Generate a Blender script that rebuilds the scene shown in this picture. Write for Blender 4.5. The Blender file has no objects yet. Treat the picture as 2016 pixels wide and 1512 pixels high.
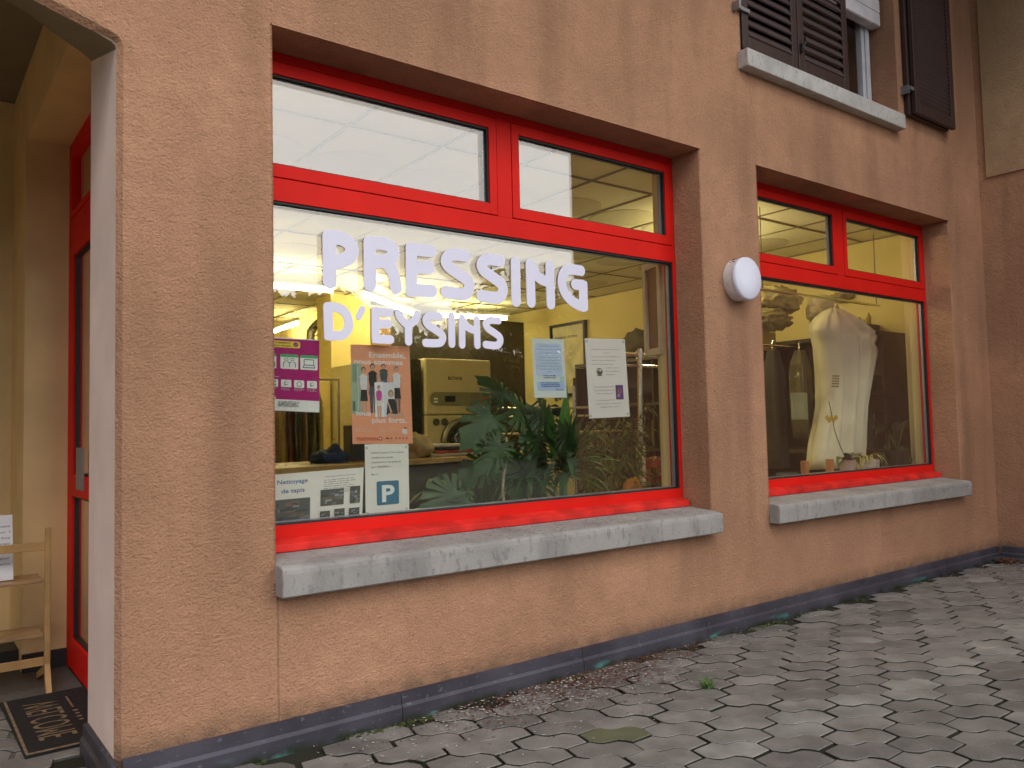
import bpy, bmesh, math, random
import numpy as np
from mathutils import Vector, Matrix, noise as mnoise
from mathutils.geometry import tessellate_polygon
R = math.radians
rnd = random.Random(7)
C = bpy.context.scene.collection
S = bpy.context.scene

# ------------------------------------------------------------------ camera, sky, sun, exposure
YAW, PITCH, ROLL, FPX, CD, CH = 37.336, 3.0958, -1.3002, 1599.57, 2.91, 1.147
a_, b_, c_ = R(YAW), R(PITCH), R(ROLL)
FW = Vector((math.sin(a_)*math.cos(b_), math.cos(a_)*math.cos(b_), math.sin(b_)))
RT0 = Vector((math.cos(a_), -math.sin(a_), 0)); UP0 = RT0.cross(FW)
RT = RT0*math.cos(c_) + UP0*math.sin(c_); UP = -RT0*math.sin(c_) + UP0*math.cos(c_)
CAMP = Vector((0, -CD, CH))
cam = bpy.data.cameras.new('camera'); camo = bpy.data.objects.new('camera', cam); C.objects.link(camo)
cam.sensor_fit = 'HORIZONTAL'; cam.sensor_width = 36; cam.lens = FPX/2016*36
cam.clip_start = .05; cam.clip_end = 2000
M = Matrix((RT, UP, -FW)).transposed().to_4x4(); M.translation = CAMP
camo.matrix_world = M
S.camera = camo
def at(u, v, y):                         # survey helper: sight line of photo pixel (u,v) met at depth plane y
    d = FW*FPX + RT*(u-1008) - UP*(v-756)
    return CAMP + d*((y-CAMP.y)/d.y)
def atx(u, v, x):
    d = FW*FPX + RT*(u-1008) - UP*(v-756)
    return CAMP + d*((x-CAMP.x)/d.x)

SUN_EL, SUN_AZ = 47, 205                  # azimuth clockwise from +y
w = bpy.data.worlds.new('World'); S.world = w; w.use_nodes = True
nt = w.node_tree; nt.nodes.clear()
def nn(t, ty, **k):
    n = t.nodes.new(ty)
    for a, b in k.items(): setattr(n, a, b)
    return n
sky = nn(nt, 'ShaderNodeTexSky', sky_type='NISHITA', sun_disc=False)
sky.sun_elevation = R(SUN_EL); sky.sun_rotation = R(SUN_AZ)
sky.air_density = 1.0; sky.dust_density = 2.0
tc = nn(nt, 'ShaderNodeTexCoord'); mp = nn(nt, 'ShaderNodeMapping'); mp.inputs['Scale'].default_value = (1, 1, 3.2)
nz = nn(nt, 'ShaderNodeTexNoise'); nz.inputs['Scale'].default_value = 1.6; nz.inputs['Detail'].default_value = 6
nz.inputs['Roughness'].default_value = .55
cr = nn(nt, 'ShaderNodeValToRGB'); cr.color_ramp.elements[0].position = .35; cr.color_ramp.elements[1].position = .68
cr.color_ramp.elements[0].color = (15.5, 15.8, 17.6, 1); cr.color_ramp.elements[1].color = (19.5, 19.3, 19.5, 1)
mx = nn(nt, 'ShaderNodeMix', data_type='RGBA'); mx.inputs[0].default_value = .8
bg = nn(nt, 'ShaderNodeBackground'); bg.inputs[1].default_value = .1
wo = nn(nt, 'ShaderNodeOutputWorld')
L = nt.links.new
GLOW = 3.7      # low bright break in the clouds opposite the shop front
GLOW_DIR = Vector((math.sin(R(143)), math.cos(R(143)), math.tan(R(16)))).normalized()
dt = nn(nt, 'ShaderNodeVectorMath', operation='DOT_PRODUCT'); dt.inputs[1].default_value = GLOW_DIR
nrm = nn(nt, 'ShaderNodeVectorMath', operation='NORMALIZE'); L(tc.outputs['Generated'], nrm.inputs[0]); L(nrm.outputs[0], dt.inputs[0])
gr = nn(nt, 'ShaderNodeMapRange', interpolation_type='SMOOTHSTEP'); gr.inputs[1].default_value = .78; gr.inputs[2].default_value = .94; gr.inputs[3].default_value = 1.0; gr.inputs[4].default_value = GLOW
L(dt.outputs['Value'], gr.inputs[0])
gc = nn(nt, 'ShaderNodeMix', data_type='RGBA', blend_type='MULTIPLY'); gc.inputs[7].default_value = (1.03, 1.0, .90, 1)
gf = nn(nt, 'ShaderNodeMapRange'); gf.inputs[1].default_value = 1.0; gf.inputs[2].default_value = GLOW; L(gr.outputs[0], gf.inputs[0]); L(gf.outputs[0], gc.inputs[0]); L(mx.outputs[2], gc.inputs[6])
gm = nn(nt, 'ShaderNodeVectorMath', operation='SCALE'); L(gc.outputs[2], gm.inputs[0]); L(gr.outputs[0], gm.inputs['Scale'])
L(tc.outputs['Generated'], mp.inputs[0]); L(mp.outputs[0], nz.inputs[0]); L(nz.outputs[0], cr.inputs[0])
L(sky.outputs[0], mx.inputs[6]); L(cr.outputs[0], mx.inputs[7]); L(gm.outputs[0], bg.inputs[0]); L(bg.outputs[0], wo.inputs[0])
sl = bpy.data.lights.new('sun', 'SUN'); sl.energy = 1.25; sl.angle = R(26); sl.color = (1, .93, .84)
so = bpy.data.objects.new('sun', sl); C.objects.link(so)
sd = Vector((math.sin(R(SUN_AZ))*math.cos(R(SUN_EL)), math.cos(R(SUN_AZ))*math.cos(R(SUN_EL)), math.sin(R(SUN_EL))))
so.rotation_euler = sd.to_track_quat('Z', 'Y').to_euler()
S.view_settings.view_transform = 'Standard'; S.view_settings.look = 'None'
S.view_settings.gamma = 1; S.view_settings.exposure = -0.58
S.view_settings.use_curve_mapping = False
S.render.engine = 'CYCLES'
S.cycles.max_bounces = 8; S.cycles.diffuse_bounces = 4; S.cycles.glossy_bounces = 4; S.cycles.transparent_max_bounces = 24
S.cycles.transmission_bounces = 4; S.cycles.caustics_reflective = False; S.cycles.caustics_refractive = False
S.cycles.sample_clamp_indirect = 6

# ------------------------------------------------------------------ helpers
def tag(o, label=None, cat=None, group=None, kind=None):
    if label: o['label'] = label
    if cat: o['category'] = cat
    if group: o['group'] = group
    if kind: o['kind'] = kind
    return o
def thing(name, label, cat, loc=(0, 0, 0), group=None):
    o = bpy.data.objects.new(name, None); C.objects.link(o); o.location = loc; o.empty_display_size = .05
    return tag(o, label, cat, group)
def world_off(p):
    v = Vector((0, 0, 0))
    while p is not None: v += p.location; p = p.parent
    return v
class MB:
    def __init__(s): s.v = []; s.f = []; s.m = []; s.cm = 0; s.c = None
    def add(s, vs, fs):
        n = len(s.v); s.v += [tuple(q) for q in vs]; s.f += [tuple(n+i for i in f) for f in fs]; s.m += [s.cm]*len(fs); return s
    def box(s, x0, x1, y0, y1, z0, z1):
        return s.add([(x0,y0,z0),(x1,y0,z0),(x1,y1,z0),(x0,y1,z0),(x0,y0,z1),(x1,y0,z1),(x1,y1,z1),(x0,y1,z1)],
                     [(0,3,2,1),(4,5,6,7),(0,1,5,4),(1,2,6,5),(2,3,7,6),(3,0,4,7)])
    def prism(s, poly, ax, lo, hi):       # poly in the two other axes (order xyz without ax)
        def mk(p, t): q = list(p); q.insert(ax, t); return q
        n = len(poly); vs = [mk(p, lo) for p in poly] + [mk(p, hi) for p in poly]
        return s.add(vs, [tuple(range(n))[::-1], tuple(range(n, 2*n))] + [(i, (i+1) % n, n+(i+1) % n, n+i) for i in range(n)])
    def tube(s, pts, r, n=8, caps=True):
        pts = [Vector(p) for p in pts]; rs = r if isinstance(r, (list, tuple)) else [r]*len(pts)
        vs = []; up = None
        for i, p in enumerate(pts):
            t = (pts[min(i+1, len(pts)-1)] - pts[max(i-1, 0)]).normalized()
            if up is None: up = Vector((0, 0, 1)) if abs(t.z) < .9 else Vector((1, 0, 0))
            a = t.cross(up).normalized(); up = a.cross(t).normalized()
            vs += [p + (a*math.cos(2*math.pi*k/n) + up*math.sin(2*math.pi*k/n))*rs[i] for k in range(n)]
        fs = [(i*n+k, i*n+(k+1) % n, (i+1)*n+(k+1) % n, (i+1)*n+k) for i in range(len(pts)-1) for k in range(n)]
        if caps: fs += [tuple(range(n))[::-1], tuple((len(pts)-1)*n+k for k in range(n))]
        return s.add(vs, fs)
    def lathe(s, prof, c=(0, 0, 0), n=24, ax=2):
        vs = []
        for (r_, h) in prof:
            for k in range(n):
                a = 2*math.pi*k/n; q = [r_*math.cos(a), r_*math.sin(a)]; q.insert(ax, h); vs.append([q[i]+c[i] for i in range(3)])
        m = len(prof)
        fs = [(i*n+k, i*n+(k+1) % n, (i+1)*n+(k+1) % n, (i+1)*n+k) for i in range(m-1) for k in range(n)]
        fs += [tuple(range(n))[::-1], tuple((m-1)*n+k for k in range(n))]
        return s.add(vs, fs)
    def blob(s, c, rad, seed=0, amp=.15, nu=16, nv=10, fr=2.0):
        vs = []
        for j in range(nv+1):
            th = math.pi*j/nv
            for i in range(nu):
                ph = 2*math.pi*i/nu; d = Vector((math.sin(th)*math.cos(ph), math.sin(th)*math.sin(ph), math.cos(th)))
                k = 1 + amp*mnoise.noise(d*fr + Vector((seed, seed*1.7, 0)))*2
                vs.append((c[0]+d.x*rad[0]*k, c[1]+d.y*rad[1]*k, c[2]+d.z*rad[2]*k))
        return s.add(vs, [(j*nu+i, j*nu+(i+1) % nu, (j+1)*nu+(i+1) % nu, (j+1)*nu+i) for j in range(nv) for i in range(nu)])
    def build(s, name, mat, parent=None, smooth=False, bevel=0, colors=None, tagd=None):
        off = world_off(parent)
        me = bpy.data.meshes.new(name); me.from_pydata([(x-off.x, y-off.y, z-off.z) for x, y, z in s.v], [], s.f)
        mats = mat if isinstance(mat, (list, tuple)) else [mat]
        for m_ in mats: me.materials.append(m_)
        if len(mats) > 1:
            for p, k in zip(me.polygons, s.m): p.material_index = k
        if colors:
            ca = me.color_attributes.new('tint', 'FLOAT_COLOR', 'CORNER')
            for p, c in zip(me.polygons, colors):
                for li in p.loop_indices: ca.data[li].color = (*c, 1)
        bm = bmesh.new(); bm.from_mesh(me); bmesh.ops.recalc_face_normals(bm, faces=bm.faces); bm.to_mesh(me); bm.free()
        if smooth:
            for p in me.polygons: p.use_smooth = True
        o = bpy.data.objects.new(name, me); C.objects.link(o)
        if parent: o.parent = parent
        if bevel:
            b = o.modifiers.new('bevel', 'BEVEL'); b.width = bevel; b.segments = 2; b.limit_method = 'ANGLE'; b.angle_limit = R(40)
        return o

# ------------------------------------------------------------------ materials
MC = {}
def mat(name, col, rough=.6, var=.12, vs=6, bump=0, bs=60, metal=0, spec=.5, emit=None, col2=None, alpha=1, obj=False, detail=4):
    if name in MC: return MC[name]
    m = bpy.data.materials.new(name); m.use_nodes = True; t = m.node_tree; P = t.nodes['Principled BSDF']
    P.inputs['Roughness'].default_value = rough; P.inputs['Metallic'].default_value = metal
    P.inputs['Specular IOR Level'].default_value = spec
    tx = nn(t, 'ShaderNodeTexCoord'); n1 = nn(t, 'ShaderNodeTexNoise'); n1.inputs['Scale'].default_value = vs; n1.inputs['Detail'].default_value = detail
    t.links.new(tx.outputs['Object'], n1.inputs[0])
    mxx = nn(t, 'ShaderNodeMix', data_type='RGBA')
    rp = nn(t, 'ShaderNodeMapRange'); rp.inputs[1].default_value = .3; rp.inputs[2].default_value = .7
    t.links.new(n1.outputs[0], rp.inputs[0]); t.links.new(rp.outputs[0], mxx.inputs[0])
    c2 = col2 or tuple(c*(1-2*var) for c in col)
    mxx.inputs[6].default_value = (*c2, 1); mxx.inputs[7].default_value = (*[min(1, c*(1+var*.5)) for c in col], 1)
    t.links.new(mxx.outputs[2], P.inputs['Base Color'])
    if bump:
        n2 = nn(t, 'ShaderNodeTexNoise'); n2.inputs['Scale'].default_value = bs; n2.inputs['Detail'].default_value = 5
        t.links.new(tx.outputs['Object'], n2.inputs[0])
        bp = nn(t, 'ShaderNodeBump'); bp.inputs['Strength'].default_value = 1; bp.inputs['Distance'].default_value = bump
        t.links.new(n2.outputs[0], bp.inputs['Height']); t.links.new(bp.outputs[0], P.inputs['Normal'])
    if emit:
        P.inputs['Emission Color'].default_value = (*emit[0], 1); P.inputs['Emission Strength'].default_value = emit[1]
    if alpha < 1: P.inputs['Alpha'].default_value = alpha
    MC[name] = m; return m

def stucco_mat(name, col, dark, grain=.0035):
    m = bpy.data.materials.new(name); m.use_nodes = True; t = m.node_tree; P = t.nodes['Principled BSDF']; l = t.links.new
    P.inputs['Roughness'].default_value = .95; P.inputs['Specular IOR Level'].default_value = .15
    g = nn(t, 'ShaderNodeNewGeometry')
    def noi(sc, det, mpv=None, ro=.5):
        n = nn(t, 'ShaderNodeTexNoise'); n.inputs['Scale'].default_value = sc; n.inputs['Detail'].default_value = det; n.inputs['Roughness'].default_value = ro
        if mpv:
            q = nn(t, 'ShaderNodeMapping'); q.inputs['Scale'].default_value = mpv; l(g.outputs['Position'], q.inputs[0]); l(q.outputs[0], n.inputs[0])
        else: l(g.outputs['Position'], n.inputs[0])
        return n
    def rng(src, a, b, c=0, d=1):
        r = nn(t, 'ShaderNodeMapRange'); r.inputs[1].default_value = a; r.inputs[2].default_value = b; r.inputs[3].default_value = c; r.inputs[4].default_value = d
        l(src, r.inputs[0]); return r.outputs[0]
    def mth(op, a, b):
        n = nn(t, 'ShaderNodeMath', operation=op)
        for i, q in enumerate((a, b)):
            if isinstance(q, (int, float)): n.inputs[i].default_value = q
            else: l(q, n.inputs[i])
        return n.outputs[0]
    def mix(f, A, B):
        x = nn(t, 'ShaderNodeMix', data_type='RGBA')
        if isinstance(f, float): x.inputs[0].default_value = f
        else: l(f, x.inputs[0])
        for i, q in ((6, A), (7, B)):
            if isinstance(q, tuple): x.inputs[i].default_value = (*q, 1)
            else: l(q, x.inputs[i])
        return x.outputs[2]
    big = rng(noi(1.1, 5).outputs[0], .36, .66); mid = rng(noi(9, 6, None, .65).outputs[0], .4, .72)
    fine = rng(noi(105, 4, (1, 1, 1.5), .6).outputs[0], .55, .72)
    base = mix(big, tuple(c*.74 for c in col), tuple(c*1.04 for c in col))
    base = mix(mth('MULTIPLY', mid, .6), base, tuple(c*.70 for c in col))
    base = mix(mth('MULTIPLY', fine, .55), base, dark)
    # rain streaks and grime: vertical stains, strongest low on the wall and above the plinth
    sp = nn(t, 'ShaderNodeSeparateXYZ'); l(g.outputs['Position'], sp.inputs[0])
    st = rng(noi(3.4, 4, (1, 1, .13)).outputs[0], .5, .72)
    lowz = rng(sp.outputs[2], .62, .2, 1, .25)
    base = mix(mth('MULTIPLY', mth('MULTIPLY', st, lowz), .6), base, tuple(c*.45 for c in col))
    foot = mth('MULTIPLY', rng(sp.outputs[2], .19, .115), rng(noi(14, 4).outputs[0], .3, .6, .35, 1))
    base = mix(mth('MULTIPLY', foot, .62), base, (.09, .07, .05))
    spk = rng(noi(26, 2).outputs[0], .76, .8)
    base = mix(mth('MULTIPLY', spk, .5), base, (.05, .03, .02))
    # hairline joint under the left edge of the big window
    d = mth('ABSOLUTE', mth('SUBTRACT', mth('ADD', sp.outputs[0], mth('MULTIPLY', noi(12, 3).outputs[0], .006)), 1.128), 0)
    jt = mth('MULTIPLY', rng(d, .0035, .0012), mth('LESS_THAN', sp.outputs[2], .56))
    base = mix(mth('MULTIPLY', jt, .18), base, (.12, .09, .07))
    l(base, P.inputs['Base Color'])
    h = mth('ADD', mth('MULTIPLY', noi(95, 4, (1, 1, 1.25), .6).outputs[0], 1.0), mth('MULTIPLY', noi(38, 3, (1.2, 1, 1)).outputs[0], .9))
    h = mth('SUBTRACT', h, mth('MULTIPLY', jt, .5))
    bp = nn(t, 'ShaderNodeBump'); bp.inputs['Strength'].default_value = 1; bp.inputs['Distance'].default_value = grain
    l(h, bp.inputs['Height']); l(bp.outputs[0], P.inputs['Normal'])
    MC[name] = m; return m
stucco = stucco_mat('stucco_brown', (.54, .298, .182), (.11, .06, .035), .009)
stucco_light = stucco_mat('stucco_ochre', (.47, .32, .19), (.2, .13, .07), .004)
jambm = mat('jamb_paint', (.88, .71, .64), .85, .06, 4, .0012, 120)
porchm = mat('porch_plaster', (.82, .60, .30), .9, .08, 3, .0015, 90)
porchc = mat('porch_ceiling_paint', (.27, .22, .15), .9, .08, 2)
red = mat('red_lacquer', (.76, .016, .010), .55, .07, 3, .0002, 40, spec=.12)
redd = mat('red_ledge_paint', (.74, .030, .022), .6, .2, 9, .0003, 60, spec=.2)
black = mat('black_gasket', (.012, .012, .013), .6, .1)
spacer = mat('alu_spacer', (.35, .35, .38), .35, .05, metal=.6)
cream = mat('cream_plaster', (.80, .68, .36), .85, .05, 2)
yellow = mat('yellow_wall_paint', (.76, .62, .26), .85, .05, 1.5)
tile = mat('ceiling_tile', (.88, .82, .56), .9, .04, 30)
grid = mat('ceiling_grid_bar', (.17, .13, .06), .6, .05)
disc = mat('ceiling_disc', (.64, .57, .37), .9, .04, 30)
floorm = mat('shop_floor', (.46, .38, .24), .4, .15, 3)
darkwood = mat('dark_wood', (.035, .022, .014), .45, .2, 12)
darkp = mat('dark_panel', (.035, .026, .012), .5, .2, 3)
brownp = mat('brown_panel', (.22, .13, .05), .6, .1, 3)
chrome = mat('chrome', (.75, .73, .68), .18, .03, metal=1)
galv = mat('galvanised', (.42, .42, .36), .4, .15, 8, metal=.6)
machm = mat('machine_enamel', (.60, .52, .30), .45, .04, 3)
paper = mat('paper_white', (.80, .81, .84), .75, .03, 8)
vinyl = mat('white_vinyl', (.76, .76, .93), .55, .02, 4)
tubeglow = mat('tube_glow', (1, 1, .9), .5, 0, emit=((1, .87, .46), 90))
wood = mat('pale_wood', (.52, .31, .12), .5, .15, 9, .0003, 40)
fab = lambda n, c, b=.002: mat('fabric_'+n, c, .8, .15, 9, b, 25)
def leafmat(name, col, col2):
    m = mat(name, col, .42, .2, 14, .0008, 30, col2=col2); P = m.node_tree.nodes['Principled BSDF']
    t = m.node_tree; o = t.nodes['Material Output']; tr = nn(t, 'ShaderNodeBsdfTranslucent'); tr.inputs[0].default_value = (col[0]*1.6, col[1]*1.5, col[2]*.8, 1)
    mi = nn(t, 'ShaderNodeMixShader'); mi.inputs[0].default_value = .25; t.links.new(P.outputs[0], mi.inputs[1]); t.links.new(tr.outputs[0], mi.inputs[2]); t.links.new(mi.outputs[0], o.inputs[0])
    return m
mons = leafmat('monstera_leaf', (.036, .088, .02), (.014, .038, .010))
drac = leafmat('dracaena_leaf', (.032, .09, .02), (.016, .045, .011))
fic = leafmat('ficus_leaf', (.13, .17, .04), (.06, .10, .025))
stemm = mat('stem_bark', (.16, .13, .07), .8, .2, 20, .001, 60)

def glass_mat(name, ior=1.75, tint=(.97, .98, .95)):
    m = bpy.data.materials.new(name); m.use_nodes = True; t = m.node_tree; t.nodes.clear()
    o = nn(t, 'ShaderNodeOutputMaterial'); mi = nn(t, 'ShaderNodeMixShader'); tr = nn(t, 'ShaderNodeBsdfTransparent'); gl = nn(t, 'ShaderNodeBsdfGlossy')
    tr.inputs[0].default_value = (*tint, 1); gl.inputs['Roughness'].default_value = 0.0; gl.inputs[0].default_value = (.96, .97, 1, 1)
    r0 = .085 if ior > 1.65 else .06
    gg = nn(t, 'ShaderNodeNewGeometry'); dn = nn(t, 'ShaderNodeVectorMath', operation='DOT_PRODUCT'); t.links.new(gg.outputs['True Normal'], dn.inputs[0]); t.links.new(gg.outputs['Incoming'], dn.inputs[1])
    def M2(op, a, b):
        n_ = nn(t, 'ShaderNodeMath', operation=op)
        for i, q in enumerate((a, b)):
            if isinstance(q, (int, float)): n_.inputs[i].default_value = q
            elif q is not None: t.links.new(q, n_.inputs[i])
        return n_.outputs[0]
    fr_ = M2('MULTIPLY_ADD', M2('POWER', M2('SUBTRACT', 1, M2('ABSOLUTE', dn.outputs['Value'], None)), 5), 1-r0); fr_.node.inputs[2].default_value = r0
    g = nn(t, 'ShaderNodeNewGeometry'); n = nn(t, 'ShaderNodeTexNoise'); n.inputs['Scale'].default_value = 1.3; bp = nn(t, 'ShaderNodeBump')
    bp.inputs['Distance'].default_value = .00012; bp.inputs['Strength'].default_value = .5
    t.links.new(g.outputs['Position'], n.inputs[0]); t.links.new(n.outputs[0], bp.inputs['Height']); t.links.new(bp.outputs[0], gl.inputs['Normal'])
    t.links.new(fr_, mi.inputs[0]); t.links.new(tr.outputs[0], mi.inputs[1]); t.links.new(gl.outputs[0], mi.inputs[2]); t.links.new(mi.outputs[0], o.inputs[0])
    MC[name] = m; return m
glass = glass_mat('window_glass', 1.68)
film = glass_mat('plastic_film', 1.6, (.8, .8, .72))

def concrete_mat(name, col, top=True):
    m = bpy.data.materials.new(name); m.use_nodes = True; t = m.node_tree; P = t.nodes['Principled BSDF']; l = t.links.new
    P.inputs['Roughness'].default_value = .85; g = nn(t, 'ShaderNodeNewGeometry')
    def N(sc, d, mpv=(1, 1, 1)):
        q = nn(t, 'ShaderNodeMapping'); q.inputs['Scale'].default_value = mpv; l(g.outputs['Position'], q.inputs[0])
        n = nn(t, 'ShaderNodeTexNoise'); n.inputs['Scale'].default_value = sc; n.inputs['Detail'].default_value = d; l(q.outputs[0], n.inputs[0]); return n.outputs[0]
    def ramp(s, a, b, c=0, d=1):
        r = nn(t, 'ShaderNodeMapRange'); r.inputs[1].default_value = a; r.inputs[2].default_value = b; r.inputs[3].default_value = c; r.inputs[4].default_value = d; l(s, r.inputs[0]); return r.outputs[0]
    def mix(f, A, B):
        x = nn(t, 'ShaderNodeMix', data_type='RGBA'); l(f, x.inputs[0])
        for i, q in ((6, A), (7, B)):
            if isinstance(q, tuple): x.inputs[i].default_value = (*q, 1)
            else: l(q, x.inputs[i])
        return x.outputs[2]
    c = mix(ramp(N(5, 6), .35, .65), tuple(k*.8 for k in col), col)
    c = mix(ramp(N(46, 5, (1, 1, .5)), .56, .66, 0, .5), c, tuple(k*.42 for k in col))      # damp blotches
    c = mix(ramp(N(5, 6, (1, 1, .35)), .52, .66, 0, .5), c, tuple(k*.5 for k in col))
    c = mix(ramp(N(160, 2), .66, .74, 0, .4), c, (.1, .09, .08))
    l(c, P.inputs['Base Color'])
    bp = nn(t, 'ShaderNodeBump'); bp.inputs['Distance'].default_value = .0025; l(N(90, 5), bp.inputs['Height']); l(bp.outputs[0], P.inputs['Normal'])
    MC[name] = m; return m
sillm = concrete_mat('sill_concrete', (.36, .345, .33))

def plinth_mat():
    m = bpy.data.materials.new('patinated_metal'); m.use_nodes = True; t = m.node_tree; P = t.nodes['Principled BSDF']; l = t.links.new
    P.inputs['Roughness'].default_value = .5; P.inputs['Metallic'].default_value = .25; g = nn(t, 'ShaderNodeNewGeometry')
    sp = nn(t, 'ShaderNodeSeparateXYZ'); l(g.outputs['Position'], sp.inputs[0])
    def N(sc, d, mpv=(1, 1, 1)):
        q = nn(t, 'ShaderNodeMapping'); q.inputs['Scale'].default_value = mpv; l(g.outputs['Position'], q.inputs[0])
        n = nn(t, 'ShaderNodeTexNoise'); n.inputs['Scale'].default_value = sc; n.inputs['Detail'].default_value = d; l(q.outputs[0], n.inputs[0]); return n.outputs[0]
    def ramp(s, a, b, c=0, d=1):
        r = nn(t, 'ShaderNodeMapRange'); r.inputs[1].default_value = a; r.inputs[2].default_value = b; r.inputs[3].default_value = c; r.inputs[4].default_value = d; l(s, r.inputs[0]); return r.outputs[0]
    def mul(a, b):
        n = nn(t, 'ShaderNodeMath', operation='MULTIPLY'); l(a, n.inputs[0]); l(b, n.inputs[1]); return n.outputs[0]
    def mix(f, A, B):
        x = nn(t, 'ShaderNodeMix', data_type='RGBA'); l(f, x.inputs[0])
        for i, q in ((6, A), (7, B)):
            if isinstance(q, tuple): x.inputs[i].default_value = (*q, 1)
            else: l(q, x.inputs[i])
        return x.outputs[2]
    c = mix(ramp(N(4, 5), .35, .65), (.045, .042, .058), (.085, .08, .105))
    c = mix(ramp(N(40, 3, (1, 1, 2)), .64, .7, 0, .45), c, (.22, .23, .28))
    f = mul(ramp(sp.outputs[2], .036, .008), ramp(N(3.2, 6, (1, 1, 2.5)), .575, .63))
    c = mix(f, c, (.09, .30, .28))
    f = mul(ramp(sp.outputs[2], .03, .004), ramp(N(11, 3), .38, .6))
    c = mix(f, c, (.02, .03, .012))
    l(c, P.inputs['Base Color']); MC['plinth'] = m; return m
plinthm = plinth_mat()

def paver_mat():
    m = bpy.data.materials.new('paver_concrete'); m.use_nodes = True; t = m.node_tree; P = t.nodes['Principled BSDF']; l = t.links.new
    P.inputs['Roughness'].default_value = .62; P.inputs['Specular IOR Level'].default_value = .5
    g = nn(t, 'ShaderNodeNewGeometry'); at_ = nn(t, 'ShaderNodeAttribute', attribute_name='tint')
    def N(sc, d):
        n = nn(t, 'ShaderNodeTexNoise'); n.inputs['Scale'].default_value = sc; n.inputs['Detail'].default_value = d; l(g.outputs['Position'], n.inputs[0]); return n.outputs[0]
    def ramp(s, a, b, c=0, d=1):
        r = nn(t, 'ShaderNodeMapRange'); r.inputs[1].default_value = a; r.inputs[2].default_value = b; r.inputs[3].default_value = c; r.inputs[4].default_value = d; l(s, r.inputs[0]); return r.outputs[0]
    def mix(f, A, B, bt='MIX'):
        x = nn(t, 'ShaderNodeMix', data_type='RGBA', blend_type=bt); l(f, x.inputs[0]) if not isinstance(f, float) else setattr(x.inputs[0], 'default_value', f)
        for i, q in ((6, A), (7, B)):
            if isinstance(q, tuple): x.inputs[i].default_value = (*q, 1)
            else: l(q, x.inputs[i])
        return x.outputs[2]
    c = mix(ramp(N(7, 7), .35, .68), (.7, .7, .7), (1.12, 1.12, 1.12)); c = mix(1.0, at_.outputs['Color'], c, 'MULTIPLY')
    c = mix(ramp(N(120, 3), .62, .7, 0, .5), c, (.06, .055, .045))
    c = mix(ramp(N(3.0, 6), .64, .74, 0, .5), c, (.075, .08, .045))
    c = mix(ramp(N(210, 2), .74, .78, 0, .6), c, (.5, .5, .48))
    l(c, P.inputs['Base Color'])
    bp = nn(t, 'ShaderNodeBump'); bp.inputs['Distance'].default_value = .0025; l(N(110, 5), bp.inputs['Height']); l(bp.outputs[0], P.inputs['Normal'])
    return m
paverm = paver_mat()
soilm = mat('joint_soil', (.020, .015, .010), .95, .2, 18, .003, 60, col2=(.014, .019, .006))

# ------------------------------------------------------------------ ground and paving (the setting)
g = MB(); g.add([(-400, -400, -.03), (400, -400, -.03), (400, 400, -.03), (-400, 400, -.03)], [(0, 1, 2, 3)])
tag(g.build('ground', mat('far_ground', (.11, .12, .07), .95, .2, .4)), kind='structure')
g = MB(); g.add([(-5, -7.5, -.0095), (7.137, -7.5, -.0095), (7.137, 3, -.0095), (-5, 3, -.0095)], [(0, 1, 2, 3)])
tag(g.build('paving_bed', soilm), kind='structure')
g = MB(); g.box(-3, .76, .462, 2.349, -.06, -.0035); tag(g.build('porch_slab', concrete_mat('slab_concrete', (.13, .12, .105))), kind='structure')
def hexagon():
    V1 = (0, 0); V2 = (.104, .003); V3 = (.226, -.112); V6 = (-.017, -.068)
    V4 = (V3[0]+V6[0], V3[1]+V6[1]); V5 = (V4[0]-V2[0], V4[1]-V2[1])
    mid = [(.0, .0), (.012, -.026), (.030, -.046), (.062, -.056), (.092, -.063), (.110, -.085)]
    k = [V1, (.05, .0015), V2] + [(V2[0]+a, V2[1]+b) for a, b in mid[1:]] + [V3, V4, ((V4[0]+V5[0])/2, (V4[1]+V5[1])/2), V5]
    k += [(V6[0]+a, V6[1]+b) for a, b in mid[1:]][::-1] + [V6]
    return k
HX = hexagon()
cx0 = sum(p[0] for p in HX)/len(HX); cy0 = sum(p[1] for p in HX)/len(HX)
pv = MB(); cols = []
A_, B_ = (.226, -.112), (-.105, .183)
pr = random.Random(3)
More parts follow.
